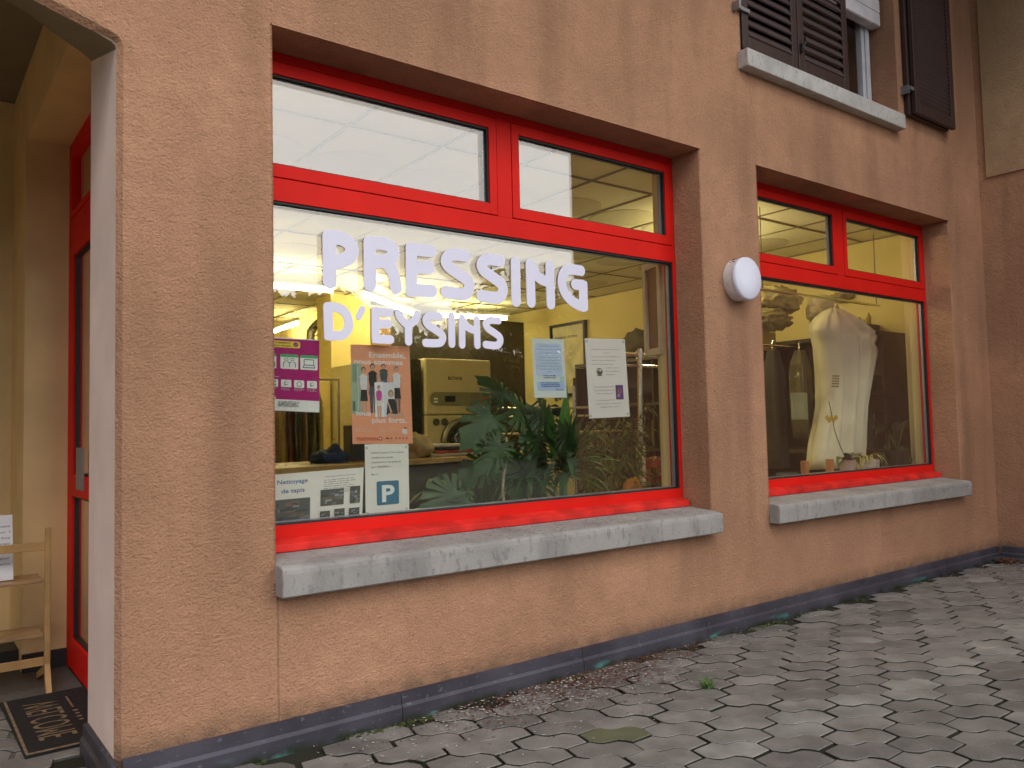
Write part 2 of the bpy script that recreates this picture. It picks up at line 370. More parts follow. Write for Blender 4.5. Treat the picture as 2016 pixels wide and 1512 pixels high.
for i in range(-80, 120):
    for j in range(-90, 120):
        ox, oy = 2.15 + i*A_[0] + j*B_[0], -.764 + i*A_[1] + j*B_[1]
        x, y = ox+cx0, oy+cy0
        if not (-4.0 < x < 7.1 and -6.5 < y < 2.6): continue
        if y > 1.18: continue
        if y > 0.02 and x > .50: continue
        if y > -.055 and x > .52 and y <= .02: continue
        dx, dy, rot = pr.gauss(0, .003), pr.gauss(0, .003), pr.gauss(0, .012)
        h = pr.gauss(0, .0010) + .003*mnoise.noise(Vector((x*1.5, y*1.5, 0)))
        tx, ty = pr.gauss(0, .008), pr.gauss(0, .008)
        gp = .0052 + pr.random()*.0028
        top = []; mid = []; bot = []
        for (px, py) in HX:
            qx, qy = px-cx0, py-cy0; qx, qy = qx*math.cos(rot)-qy*math.sin(rot), qx*math.sin(rot)+qy*math.cos(rot)
            r_ = math.hypot(qx, qy); f1 = (r_-gp)/r_; f2 = (r_-gp-.002)/r_
            def P3(f, z): 
                X = x+dx+qx*f; Y = y+dy+qy*f
                if x > .52 and Y > -.03: Y = -.03
                return (X, Y, z + h + tx*qx*f + ty*qy*f)
            top.append(P3(f2, .0)); mid.append(P3(f1, -.0025)); bot.append(P3(f1, -.03))
        n = len(HX)
        b = .215 + pr.gauss(0, .026)
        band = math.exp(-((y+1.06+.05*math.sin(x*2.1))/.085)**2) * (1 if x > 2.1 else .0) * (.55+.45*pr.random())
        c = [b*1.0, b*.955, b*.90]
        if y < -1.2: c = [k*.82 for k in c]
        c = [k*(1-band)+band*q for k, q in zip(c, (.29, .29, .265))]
        if pr.random() < .002 or (abs(x-2.21) < .12 and abs(y+.66) < .06): c = [c[0]*.62, c[1]*.70, c[2]*.40]
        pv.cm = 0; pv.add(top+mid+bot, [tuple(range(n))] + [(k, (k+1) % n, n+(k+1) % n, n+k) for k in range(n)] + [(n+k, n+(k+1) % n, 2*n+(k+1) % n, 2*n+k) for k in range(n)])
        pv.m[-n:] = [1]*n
        cols += [tuple(c)]*(1+2*n)
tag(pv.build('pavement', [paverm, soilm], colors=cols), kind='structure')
# moss creeping out of the joints along the wall foot
ms = MB()
for k in range(1500):
    x = .7 + rnd.random()*5.6; y = -.035 - abs(rnd.gauss(0, .018)); r_ = .003+rnd.random()*.006
    if mnoise.noise(Vector((x*2.2, 0, 3))) < -.05 + rnd.random()*.3: continue
    ms.blob((x, y, -.004), (r_*1.6, r_, r_), k, .3, 5, 3)
tag(ms.build('moss', mat('moss_green', (.055, .075, .012), .95, .3, 40, .002, 200)), 'dark green moss creeping between the plinth and the first pavers', 'moss', kind='stuff')

# ------------------------------------------------------------------ the building
ZT = 2.6877; XL, XR, XL2, XR2 = 1.1159, 3.5756, 4.0899, 6.5424; XC = 7.137; WT = .46
UX0, UX1, UZ0, UZ1 = 3.985, 5.861, 3.36, 4.9
OPZ = .60
B = thing('shop_building', 'brown stuccoed building with two red shop windows and a side wing at right', 'building', (0, 0, 0))
XJ = .6010
def facade():
    bm = bmesh.new()
    xs = sorted({XJ, XL, XR, XL2, XR2, UX0, UX1, XC}); zs = sorted({-.02, OPZ, ZT, UZ0, UZ1, 3.2, 7.2})
    holes = [(XL, XR, OPZ, ZT), (XL2, XR2, OPZ, ZT), (UX0, UX1, UZ0, UZ1)]
    def q(pts): bm.faces.new([bm.verts.new(p) for p in pts])
    for a, b in zip(xs, xs[1:]):
        for c, d in zip(zs, zs[1:]):
            if any(h[0]-1e-6 <= a and b <= h[1]+1e-6 and h[2]-1e-6 <= c and d <= h[3]+1e-6 for h in holes): continue
            q([(a, 0, c), (b, 0, c), (b, 0, d), (a, 0, d)])
    for (x0, x1, z0, z1) in holes:
        dd = .199 if z0 < 2 else .46
        for a, b in zip([x for x in xs if x0-1e-6 <= x <= x1+1e-6], [x for x in xs if x0-1e-6 <= x <= x1+1e-6][1:]):
            q([(a, 0, z1), (b, 0, z1), (b, dd, z1), (a, dd, z1)]); q([(a, 0, z0), (a, dd, z0), (b, dd, z0), (b, 0, z0)])
        for x in (x0, x1):
            zz = [z for z in zs if z0-1e-6 <= z <= z1+1e-6]
            for c, d in zip(zz, zz[1:]): q([(x, 0, c), (x, 0, d), (x, dd, d), (x, dd, c)])
    # left part over the porch: sloped opening head
    head = [(XJ, 2.462), (.598, 2.479), (.588, 2.493), (.565, 2.506), (.50, 2.527), (.385, 2.562), (.0, 2.69), (-.45, 2.80), (-2.4, 2.80)]
    def ofs(p):
        k = min(1, max(0, (p[0]-.50)/.10)); k = k*k
        return (p[0]-.018*k, .020, p[1]-.024*(1-k))
    for (p, r_) in zip(head, head[1:]):
        q([(p[0], 0, p[1]), (p[0], 0, 3.2), (r_[0], 0, 3.2), (r_[0], 0, r_[1])])
        q([(p[0], 0, 3.2), (p[0], 0, 7.2), (r_[0], 0, 7.2), (r_[0], 0, 3.2)])
        # chamfer under the head, then plain soffit made separately
        q([(p[0], 0, p[1]), (r_[0], 0, r_[1]), ofs(r_), ofs(p)])
    # jamb arris
    q([(XJ, 0, -.02), (XJ, 0, 2.462), (XJ-.018, .020, 2.462), (XJ-.018, .020, -.02)])
    q([(-2.4, 0, -.02), (-6, 0, -.02), (-6, 0, 2.8), (-2.4, 0, 2.8)]); q([(-2.4, 0, 2.8), (-6, 0, 2.8), (-6, 0, 7.2), (-2.4, 0, 7.2)])
    q([(-2.4, 0, -.02), (-2.4, 0, 2.8), (-2.4, .46, 2.8), (-2.4, .46, -.02)])
    bmesh.ops.remove_doubles(bm, verts=bm.verts, dist=1e-4)
    me = bpy.data.meshes.new('facade_wall'); bm.to_mesh(me); bm.free(); me.materials.append(stucco)
    o = bpy.data.objects.new('facade_wall', me); C.objects.link(o); o.parent = B
    b = o.modifiers.new('bevel', 'BEVEL'); b.width = .006; b.segments = 2; b.limit_method = 'ANGLE'; b.angle_limit = R(60)
facade()
b = MB(); b.prism([(XC, 0), (XC, -4.6), (12, -4.6), (12, 0)], 2, -.02, 7.2); b.build('wing_wall', stucco, B)
b = MB(); b.box(XC-.018, XC+.01, -4.5, -.062, 3.11, 7.1); b.build('wing_panel', stucco_light, B, bevel=.004)
# porch: pale jamb, slanted soffit, side wall with door recess, ceiling, rear wall
XJ2 = XJ-.018
b = MB(); b.prism([(.0205, -.02), (.46, -.02), (.46, 2.583), (.0205, 2.458)], 0, XJ2+.0005, .72); b.box(.586, .72, .022, .46, 2.3, 3.2); b.build('porch_jamb', jambm, B)
b = MB()
hF = [(XJ2, 2.458), (XJ2-.004, 2.470), (XJ2-.015, 2.480), (.53, 2.495), (.49, 2.508), (.385, 2.538), (.0, 2.666), (-2.4, 2.776)]
hB = [(XJ2+.001, 2.583), (.575, 2.591), (.560, 2.602), (.535, 2.617), (.48, 2.645), (.381, 2.704), (.0, 2.86), (-2.4, 2.95)]
n = len(hF); vs = [(x, .0205, z) for x, z in hF]+[(x, .46, z) for x, z in hB]+[(x, .0205, 3.2) for x, z in hF]+[(x, .46, 3.2) for x, z in hB]
b.add(vs, [(k, k+1, n+k+1, n+k) for k in range(n-1)]+[(2*n+k, 2*n+k+1, 3*n+k+1, 3*n+k) for k in range(n-1)]+[(k, k+1, 2*n+k+1, 2*n+k) for k in range(n-1)]+[(n+k, n+k+1, 3*n+k+1, 3*n+k) for k in range(n-1)])
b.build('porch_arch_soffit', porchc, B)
XS, DY = .522, 1.816; XD = .718
b = MB()
b.box(XS, .93, .4605, DY, 2.675, 3.04); b.box(XS, .93, DY, 2.35, -.02, 3.04); b.box(-3, XS, 2.35, 2.6, -.02, 3.04)
b.box(XD+.06, .93, .4605, .56, -.02, 2.675)
b.box(-3, -2.4, .46, 2.35, -.02, 3.04)
b.build('porch_wall', porchm, B)
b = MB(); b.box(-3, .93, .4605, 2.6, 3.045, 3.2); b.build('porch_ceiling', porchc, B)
b = MB(); b.box(.4, XS-.002, DY+.1, 2.348, -.02, .09); b.box(XS+.0, XD-.001, DY-.02, DY-.0005, -.02, .085); b.build('porch_skirting', mat('dark_skirting', (.03, .028, .03), .6), B)
# plinth flashing with two-step profile
def plinth_seg(MBo, x0, x1):
    prof = [(-.0005, -.02), (-.026, -.02), (-.026, .052), (-.016, .064), (-.016, .104), (-.0005, .109)]
    MBo.prism(prof, 0, x0, x1)
b = MB(); js = [XJ+.0, 1.62, 2.586, 3.478, 4.30, 5.25, 6.2, XC-.03]
for p, q_ in zip(js, js[1:]): plinth_seg(b, p+.0015, q_-.0015)
for (y0, y1) in ((-.03, -1.0), (-1.003, -2.0), (-2.003, -3.0), (-3.003, -4.6)):
    b.prism([(XC-.0005, -.02), (XC-.026, -.02), (XC-.026, .052), (XC-.016, .064), (XC-.016, .104), (XC-.0005, .109)][::1], 1, y1, y0) if False else b.add(
        [(XC-a, yy, z) for yy in (y0, y1) for a, z in ((.0005, -.02), (.026, -.02), (.026, .052), (.016, .064), (.016, .104), (.0005, .109))],
        [(0, 1, 2, 3, 4, 5), (11, 10, 9, 8, 7, 6)] + [(i, (i+1) % 6, 6+(i+1) % 6, 6+i) for i in range(6)])
b.add([(XJ2-a, yy, z) for yy in (-.026, .46) for a, z in ((-.0, -.02), (.026, -.02), (.026, .052), (.016, .064), (.016, .104), (-.0, .109))],
      [(0, 1, 2, 3, 4, 5), (11, 10, 9, 8, 7, 6)] + [(i, (i+1) % 6, 6+(i+1) % 6, 6+i) for i in range(6)])
b.add([(XJ2-.002, -.016, -.02), (XJ+.002, -.026, -.02), (XJ+.002, -.026, .052), (XJ-.02, -.026, .052)], [(0, 1, 2, 3)])
b.build('plinth', plinthm, B)
# shell that keeps the rooms dark and dry
b = MB(); b.box(-6, 12, 9.6, 9.9, -.02, 7.2); b.box(-6, -5.7, .46, 9.6, -.02, 7.2); b.box(11.7, 12, .0, 9.6, -.02, 7.2); b.box(-6.2, 12.2, -.25, 10, 7.2, 7.5)
b.build('rear_walls', stucco, B)
b = MB(); b.box(-6.2, XC-.02, -1.15, -.001, 5.35, 5.5); b.box(-6.2, XC-.02, -1.25, -1.151, 5.30, 5.55); b.build('added_eave', brownp, B)  # unseen overhang, added to darken the upper wall
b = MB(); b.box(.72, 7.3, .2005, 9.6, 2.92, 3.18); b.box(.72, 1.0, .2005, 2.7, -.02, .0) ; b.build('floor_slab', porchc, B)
b = MB(); b.box(3.6, 6.3, 1.5, 1.6, 3.2, 5.2); b.box(3.6, 3.7, .47, 1.5, 3.2, 5.2); b.box(6.2, 6.3, .47, 1.5, 3.2, 5.2); b.box(3.6, 6.3, .47, 1.6, 5.2, 5.3); b.build('upper_room', darkp, B)

def ring(b, x0, x1, z0, z1, wl, wr, wb, wt, y0, y1):
    b.box(x0, x0+wl, y0, y1, z0, z1); b.box(x1-wr, x1, y0, y1, z0, z1)
    b.box(x0+wl, x1-wr, y0, y1, z0, z0+wb); b.box(x0+wl, x1-wr, y0, y1, z1-wt, z1)

def shop_window(dx, wl, label):
    # one red frame with two top-hung sashes over a fixed pane
    x0 = XL+dx; x1 = x0+wl; sc = wl/2.4597
    X = lambda v: x0 + (v-XL)*sc
    wnd = bpy.data.objects.new('shop_window', None); C.objects.link(wnd); wnd.parent = B; wnd.location = (x0, .2, .68); wnd['label'] = label
    f = MB()
    f.box(x0, x0+.022, .2, .27, .735, ZT); f.box(x1-.022, x1, .2, .27, .735, ZT)
    f.box(x0+.022, x1-.022, .2, .27, 2.652, ZT)
    f.box(x0+.022, x1-.022, .2, .27, 2.077, 2.170)
    f.box(x0+.022, x1-.022, .2, .27, .735, .785)
    f.box(X(2.3115), X(2.3985), .2, .27, 2.170, 2.652)
    f.build('frame', red, wnd, bevel=.0015)
    for (a, c) in ((x0+.026, X(2.308)), (X(2.402), x1-.026)):
        s_ = MB(); ring(s_, a, c, 2.174, 2.648, .044*sc, .044*sc, .052, .052, .1975, .25); s_.build('sash', red, wnd, bevel=.0015)
        k = MB(); ring(k, a+.044*sc+.0005, c-.044*sc-.0005, 2.2265, 2.5955, .007, .007, .005, .009, .206, .2395); k.build('gasket', black, wnd)
        k = MB(); ring(k, a+.052*sc, c-.052*sc, 2.233, 2.586, .004, .012, .004, .004, .224, .2275+.012); k.build('spacer', spacer, wnd)
        p = MB(); p.box(a+.045*sc, c-.045*sc, .2195, .2205, 2.227, 2.595); p.build('pane', glass, wnd) if False else None
        p.v = []; p.f = []; p.m = []
        for yy in (.222, .243): p.add([(a+.046*sc, yy, 2.228), (c-.046*sc, yy, 2.228), (c-.046*sc, yy, 2.594), (a+.046*sc, yy, 2.594)], [(0, 1, 2, 3)])
        p.build('pane', glass, wnd)
    bk = MB(); bk.box(x0+.022, x1-.022, .22, .262, 2.1705, 2.1735); bk.build('gap_seal', black, wnd)
    k = MB(); ring(k, x0+.0225, x1-.0225, .7855, 2.0765, .006, .008, .006, .009, .206, .2395); k.build('gasket', black, wnd)
    k = MB(); ring(k, x0+.031, x1-.0325, .794, 2.065, .004, .010, .004, .004, .224, .2395); k.build('spacer', spacer, wnd)
    p = MB()
    for yy in (.222, .243): p.add([(x0+.026, yy, .79), (x1-.026, yy, .79), (x1-.026, yy, 2.07), (x0+.026, yy, 2.07)], [(0, 1, 2, 3)])
    p.build('pane', glass, wnd)
    d = MB(); d.prism([(.2, .737), (.142, .718), (.139, .690), (.147, .686), (.2, .700)], 0, x0+.003, x1-.012)
    d.build('drip_ledge', redd, wnd, bevel=.003)
    s_ = MB(); s_.prism([(.199, .600), (.199, .702), (.139, .684), (-.055, .668), (-.075, .660), (-.078, .640), (-.076, .562), (-.070, .555), (-.001, .555), (-.001, .600)], 0, x0-.002, x1+.0)
    o = s_.build('window_sill', sillm, wnd, bevel=.006)
    # inner reveal and board
    q_ = MB(); q_.box(x0-.05, x0-.02, .272, .345, .6, ZT+.06); q_.box(x1+.004, x1+.04, .272, .345, .6, ZT+.06); q_.box(x0-.02, x1+.004, .272, .345, ZT+.0, ZT+.06)
    q_.build('inner_reveal', cream, wnd)
    q_ = MB(); q_.box(x0-.02, x1+.004, .272, .62, .70, .757); q_.build('inner_board', mat('white_laminate', (.62, .60, .52), .4), wnd)
    return wnd
W1 = shop_window(0, XR-XL, 'large red framed shop window carrying the white lettering')
W2 = shop_window(XL2-XL, XR2-XL2, 'red framed shop window beside the round wall lamp')

# upper window with shutters
uw = bpy.data.objects.new('upper_window', None); C.objects.link(uw); uw.parent = B; uw.location = (UX0, .2, UZ0); uw['label'] = 'upper floor window with brown louvred shutters, half covered'
f = MB(); wm = mat('white_window_paint', (.62, .64, .70), .45)
ring(f, UX0+.01, UX1-.06, UZ0+.0, UZ1-.02, .05, .05, .06, .05, .17, .22); ring(f, UX0+.07, UX1-.115, UZ0+.065, UZ1-.08, .045, .04, .05, .045, .18, .225)
f.build('window_frame', wm, uw, bevel=.002)
p = MB(); p.add([(UX0+.1, .2, UZ0+.1), (UX1-.15, .2, UZ0+.1), (UX1-.15, .2, UZ1-.1), (UX0+.1, .2, UZ1-.1)], [(0, 1, 2, 3)]); p.build('pane', glass, uw)
p = MB(); p.box(UX0+.003, UX1-.03, .10, .165, 4.08, UZ1-.01)
for k in range(8): p.box(UX0+.003, UX1-.03, .095, .10, 4.085+k*.1, 4.175+k*.1)
p.build('roller_blind', mat('blind_white', (.78, .76, .82), .5), uw)
s_ = MB(); s_.box(3.965, 5.815, -.068, .199, 3.245, 3.352); s_.build('window_sill', concrete_mat('sill_stone_pale', (.55, .54, .52)), uw, bevel=.005)
shm = mat('shutter_brown', (.045, .022, .02), .45, .15, 12, .0003, 60)
hwm = mat('hinge_metal', (.35, .36, .38), .4, metal=.7)
def shutter(x0, x1, y0, y1, z0, z1, label, open_=False):
    sh = bpy.data.objects.new('shutter', None); C.objects.link(sh); sh.parent = uw; sh.location = (x0-UX0, y0-.2, z0-UZ0); sh['label'] = label
    s_ = MB(); ring(s_, x0, x1, z0, z1, .062, .062, .085, .08, y0, y1); s_.build('shutter_frame', shm, sh, bevel=.003)
    l_ = MB(); z = z0+.093; n = 0
    while z < z1-.12:
        th = .022
        ym = (y0+y1)/2
        if open_:
            l_.add([(x0+.062, ym+.012, z), (x1-.062, ym+.012, z), (x1-.062, ym-.010, z+.034), (x0+.062, ym-.010, z+.034), (x0+.062, ym+.016, z+.006), (x1-.062, ym+.016, z+.006), (x1-.062, ym-.006, z+.040), (x0+.062, ym-.006, z+.040)],
                   [(0, 1, 2, 3), (7, 6, 5, 4), (0, 4, 5, 1), (2, 6, 7, 3), (0, 3, 7, 4), (1, 5, 6, 2)]); z += .033
        else:
            l_.add([(x0+.062, y0-.004, z), (x1-.062, y0-.004, z), (x1-.062, y1-.004, z+.066), (x0+.062, y1-.004, z+.066), (x0+.062, y0+.003, z-.006), (x1-.062, y0+.003, z-.006), (x1-.062, y1+.003, z+.060), (x0+.062, y1+.003, z+.060)],
                   [(0, 1, 2, 3), (7, 6, 5, 4), (0, 4, 5, 1), (2, 6, 7, 3), (0, 3, 7, 4), (1, 5, 6, 2)]); z += .064
    l_.build('louvres', mat('louvre_brown', (.075, .05, .05), .5, .1, 10), sh)
    return sh
s1 = shutter(4.0, 4.572, -.012, .022, UZ0+.02, UZ1-.03, 'outer closed leaf of the left shutter, hinged to the wall')
s2 = shutter(4.576, 5.165, -.016, .018, UZ0+.02, UZ1-.03, 'inner closed leaf of the left shutter, beside the bare pane')
s3 = shutter(5.93, 6.55, -.040, -.010, UZ0+.03, UZ1-.03, 'right shutter folded open flat against the wall', True)
s4 = shutter(5.96, 6.585, -.078, -.046, UZ0+.04, UZ1-.03, 'outer leaf of the right shutter folded over the other', True)
h = MB(); h.box(3.93, 4.06, -.028, -.012, 3.60, 3.622); h.box(3.925, 3.945, -.05, 0, 3.585, 3.637); h.build('hinge', hwm, s1)
h = MB(); h.box(4.585, 4.60, -.035, -.017, 3.50, 3.56); h.tube([(4.60, -.03, 3.53), (4.62, -.04, 3.58), (4.60, -.045, 3.60)], .006, 6); h.build('latch', mat('dark_iron', (.03, .03, .03), .5, metal=.5), s2)
h = MB(); h.box(5.90, 5.95, -.075, -.045, 3.56, 3.585); h.box(5.895, 5.915, -.06, 0, 3.54, 3.60); h.build('hinge', hwm, s3)

# shop door inside the porch
dr = bpy.data.objects.new('shop_door', None); C.objects.link(dr); dr.parent = B; dr.location = (XD, DY, 0); dr['label'] = 'narrow red door with glass panes inside the porch'
def yring(b, y0, y1, z0, z1, w0, w1, wb, wt, xa, xb):
    b.box(xa, xb, y0, y0+w0, z0, z1); b.box(xa, xb, y1-w1, y1, z0, z1); b.box(xa, xb, y0+w0, y1-w1, z0, z0+wb); b.box(xa, xb, y0+w0, y1-w1, z1-wt, z1)
f = MB(); yring(f, .56, DY, 0, 2.675, .05, .05, .0, .05, XD, XD+.06); f.box(XD, XD+.06, .61, DY-.05, 2.13, 2.27); f.build('door_frame', red, dr, bevel=.002)
f = MB(); yring(f, .66, DY-.055, .012, 2.125, .10, .10, .15, .055, XD-.004, XD+.045); f.box(XD-.004, XD+.045, .76, DY-.155, .86, .965); f.build('door_leaf', red, dr, bevel=.002)
for (z0, z1) in ((.16, .862), (.963, 2.072)):
    p = MB(); p.box(XD+.018, XD+.024, .755, DY-.15, z0, z1); p.build('door_pane', glass, dr)
    k = MB(); yring(k, .76, DY-.155, z0, z1, .012, .012, .012, .012, XD+.008, XD+.034); k.build('gasket', black, dr)
f = MB(); yring(f, .61, DY-.05, 2.272, 2.622, .05, .05, .03, .03, XD-.004, XD+.045); f.build('fanlight_sash', red, dr, bevel=.002)
p = MB(); p.box(XD+.018, XD+.024, .66, DY-.1, 2.302, 2.592); p.build('fanlight_pane', glass, dr)
p = MB(); p.box(XD-.012, XD-.0045, 1.33, 1.50, .90, 1.10); p.build('letter_plate', mat('grey_plate', (.25, .24, .25), .5), dr)

# ------------------------------------------------------------------ shop interior shell
i_ = MB()
i_.box(XC-.01, XC+.06, .3455, 9.6, 0, 2.9)
i_.build('right_room_wall', yellow, B)
i_ = MB(); i_.box(3.0, 4.6, 8.8, 8.9, 0, 2.9); i_.box(2.4, 2.5, 5.5, 9, 0, 2.9); i_.box(4.14, 4.66, 6.05, 6.45, 0, 2.86); i_.box(4.6, 4.7, 6.45, 8.8, 0, 2.9); i_.box(.78, 2.5, 5.4, 5.5, 0, 2.9); i_.box(.94, .98, 2.7, 5.5, 0, 2.9)
i_.build('yellow_room_wall', yellow, B)
i_ = MB(); i_.box(XR+.045, XL2-.052, .3455, .40, 0, 2.9); i_.box(.98, 7.1, .3455, .40, 0, .70); i_.box(.98, 1.06, .3455, .40, .7, 2.9); i_.box(.98, 7.12, .3455, .40, ZT+.061, 2.9); i_.box(XR2+.042, 7.12, .3455, .40, .7, ZT+.061)
i_.build('front_room_wall', cream, B)
i_ = MB(); i_.box(4.95, 7.12, 6.12, 6.2, 0, 2.64); i_.build('dark_partition', darkp, B)
i_ = MB(); i_.box(4.67, 4.95, 6.05, 6.12, 0, 2.70); i_.build('brown_post', brownp, B)
i_ = MB(); i_.box(.94, XC, .3455, 9.6, -.015, .012); tag(i_.build('shop_floor', floorm), kind='structure')
# suspended ceiling
CZ = 2.80; b = MB(); dsc = MB(); tl = MB()
GX = [1.94+.5945*k for k in range(-2, 10)]; GY = [1.03+1.2*k for k in range(-1, 8)]
tl.box(.94, XC, .35, 9.6, CZ, CZ+.03)
for x in GX:
    if x > .95: b.box(x-.012, x+.012, .402, 9.5, CZ-.006, CZ-.001)
for y in GY:
    if y > .55: b.box(.95, XC-.02, y-.012, y+.012, CZ-.0075, CZ-.0015)
b.box(XC-.035, XC-.012, .402, 9.5, CZ-.012, CZ-.008)
for i in range(len(GX)-1):
    for j in range(len(GY)-1):
        cx, cy = (GX[i]+GX[i+1])/2, (GY[j]+GY[j+1])/2
        if cx < 1.1 or cx > XC-.3 or cy > 9.2 or cy < .75: continue
        dsc.lathe([(.262, CZ-.0035), (.262, CZ-.0005)], (cx, cy, 0), 32)
ce = thing('suspended_ceiling', 'tiled suspended ceiling of the shop with dark grid bars and round discs', 'ceiling', (4, 4, CZ))
tl.build('ceiling_tiles', tile, ce); b.build('grid_bars', grid, ce); dsc.build('round_discs', disc, ce)

# fluorescent battens
def batten(p, q_, label):
    p, q_ = Vector(p), Vector(q_); t_ = thing('fluorescent_light', label, 'ceiling light', ((p.x+q_.x)/2, (p.y+q_.y)/2, p.z), 'fluorescent tubes under the shop ceiling')
    m_ = MB(); m_.tube([p, q_], .022, 10); m_.build('tube', tubeglow, t_)
    d = (q_-p).normalized(); n_ = Vector((-d.y, d.x, 0))*.016
    h_ = MB(); z = Vector((0, 0, .034)); z2 = Vector((0, 0, .075)); P_ = p-d*.04; Q_ = q_+d*.04
    h_.add([P_+n_+z, Q_+n_+z, Q_-n_+z, P_-n_+z, P_+n_+z2, Q_+n_+z2, Q_-n_+z2, P_-n_+z2], [(0, 3, 2, 1), (4, 5, 6, 7), (0, 1, 5, 4), (1, 2, 6, 5), (2, 3, 7, 6), (3, 0, 4, 7)])
    h_.build('housing', mat('batten_white', (.7, .68, .6), .5), t_)
    for e in (p.lerp(q_, .15), p.lerp(q_, .85)):
        c_ = MB(); c_.tube([e+z2, (e.x, e.y, CZ-.008)], .004, 6); c_.build('hanger', galv, t_)
batten((2.35, 4.86, 2.6), (3.58, 4.80, 2.6), 'lit fluorescent tube at the left edge of the big pane, behind the letter P')
batten((3.98, 4.86, 2.6), (5.32, 6.0, 2.6), 'lit fluorescent tube running diagonally between the two lines of lettering')
batten((5.62, 5.95, 2.62), (6.54, 5.75, 2.62), 'short lit fluorescent tube above the dark partition')
batten((4.86, 1.08, 2.6), (6.0, 2.0, 2.6), 'unseen fluorescent tube added behind the pier between the two windows')  # unseen tube, added to brighten the ceiling and the dress cover
batten((1.35, 3.3, 2.6), (1.35, 4.5, 2.6), 'lit fluorescent tube glimpsed through the porch door glass')
batten((4.32, 8.35, 2.6), (4.26, 7.35, 2.6), 'lit fluorescent tube at the far left back above the purple poster')

# ------------------------------------------------------------------ lettering on the glass
def blob_mesh(strokes, y0, y1, res=.0028):
    """outline of the union of round-ended strokes [(x,z,r),...] -> flat extruded letter"""
    pts = np.array([p for s in strokes for p in s])
    mnx, mxx_ = (pts[:, 0]-pts[:, 2]).min()-.008, (pts[:, 0]+pts[:, 2]).max()+.008
    mnz, mxz = (pts[:, 1]-pts[:, 2]).min()-.008, (pts[:, 1]+pts[:, 2]).max()+.008
    gx = np.arange(mnx, mxx_, res); gz = np.arange(mnz, mxz, res); X, Z = np.meshgrid(gx, gz)
    D = np.full(X.shape, 9.)
    for s in strokes:
        if len(s) == 1: D = np.minimum(D, np.hypot(X-s[0][0], Z-s[0][1])-s[0][2]); continue
        for a, b in zip(s, s[1:]):
            dx, dz = b[0]-a[0], b[1]-a[1]; t = np.clip(((X-a[0])*dx+(Z-a[1])*dz)/(dx*dx+dz*dz+1e-12), 0, 1)
            D = np.minimum(D, np.hypot(X-a[0]-t*dx, Z-a[1]-t*dz)-(a[2]+(b[2]-a[2])*t))
    segs = {}
    nzr, nxr = D.shape
    ins = D < 0
    mixed = (ins[:-1, :-1].astype(int)+ins[1:, :-1]+ins[:-1, 1:]+ins[1:, 1:])
    def ept(i, j, k):                     # edge id -> point ; k 0: (i,j)-(i,j+1), 1: (i,j)-(i+1,j)
        a = D[i, j]; b = D[i, j+1] if k == 0 else D[i+1, j]; t = a/(a-b)
        return (gx[j]+res*t, gz[i]) if k == 0 else (gx[j], gz[i]+res*t)
    for i, j in zip(*np.nonzero((mixed > 0) & (mixed < 4))):
        c = [ins[i, j], ins[i, j+1], ins[i+1, j+1], ins[i+1, j]]; e = [(i, j, 0), (i, j+1, 1), (i+1, j, 0), (i, j, 1)]
        cr_ = [e[k] for k in range(4) if c[k] != c[(k+1) % 4]]
        if len(cr_) == 2: pr_ = [(cr_[0], cr_[1])]
        else: pr_ = [(e[0], e[1]), (e[2], e[3])] if not c[0] else [(e[3], e[0]), (e[1], e[2])]
        for a, b in pr_: segs.setdefault(a, []).append(b); segs.setdefault(b, []).append(a)
    loops = []; seen = set()
    for s0 in list(segs):
        if s0 in seen: continue
        lp = [s0]; seen.add(s0); cur = s0
        while True:
            nx_ = [q for q in segs[cur] if q not in seen]
            if not nx_: break
            cur = nx_[0]; seen.add(cur); lp.append(cur)
        P_ = [ept(*q) for q in lp]
        # thin out collinear points
        out = [P_[0]]
        for k in range(1, len(P_)-1):
            a, b, c = out[-1], P_[k], P_[k+1]
            if abs((b[0]-a[0])*(c[1]-a[1])-(b[1]-a[1])*(c[0]-a[0])) > 1.2e-6 or math.dist(a, b) > .02: out.append(b)
        if len(out) > 5: loops.append(out)
    mb = MB(); allp = [p for l_ in loops for p in l_]; n = len(allp)
    tris = tessellate_polygon([[Vector((p[0], p[1], 0)) for p in l_] for l_ in loops])
    vs = [(p[0], y0, p[1]) for p in allp]+[(p[0], y1, p[1]) for p in allp]; fs = [tuple(t) for t in tris]+[tuple(n+i for i in t) for t in tris]
    o = 0
    for l_ in loops:
        m_ = len(l_); fs += [(o+i, o+(i+1) % m_, n+o+(i+1) % m_, n+o+i) for i in range(m_)]; o += m_
    mb.add(vs, fs); return mb
OA, OB, OC = (530, 400, 5.4), (840, 440, 5.4), (530, 400, 4.2)
LY = .2170
def smooth(pts, n=4):
    if len(pts) < 3: return pts
    out = []; P_ = [pts[0]]+pts+[pts[-1]]
    for i in range(1, len(P_)-2):
        p0, p1, p2, p3 = P_[i-1:i+3]
        for k in range(n):
            t = k/n; out.append(tuple(.5*((2*p1[d])+(-p0[d]+p2[d])*t+(2*p0[d]-5*p1[d]+4*p2[d]-p3[d])*t*t+(-p0[d]+3*p1[d]-3*p2[d]+p3[d])*t**3) for d in range(len(p1))))
    out.append(pts[-1]); return out
sign1 = thing('window_lettering', 'large white rounded letters reading PRESSING across the upper part of the big pane', 'lettering', tuple(at(900, 530, LY)))
sign2 = thing('window_lettering', "smaller white rounded letters reading D'EYSINS below the word PRESSING", 'lettering', tuple(at(820, 650, LY)))
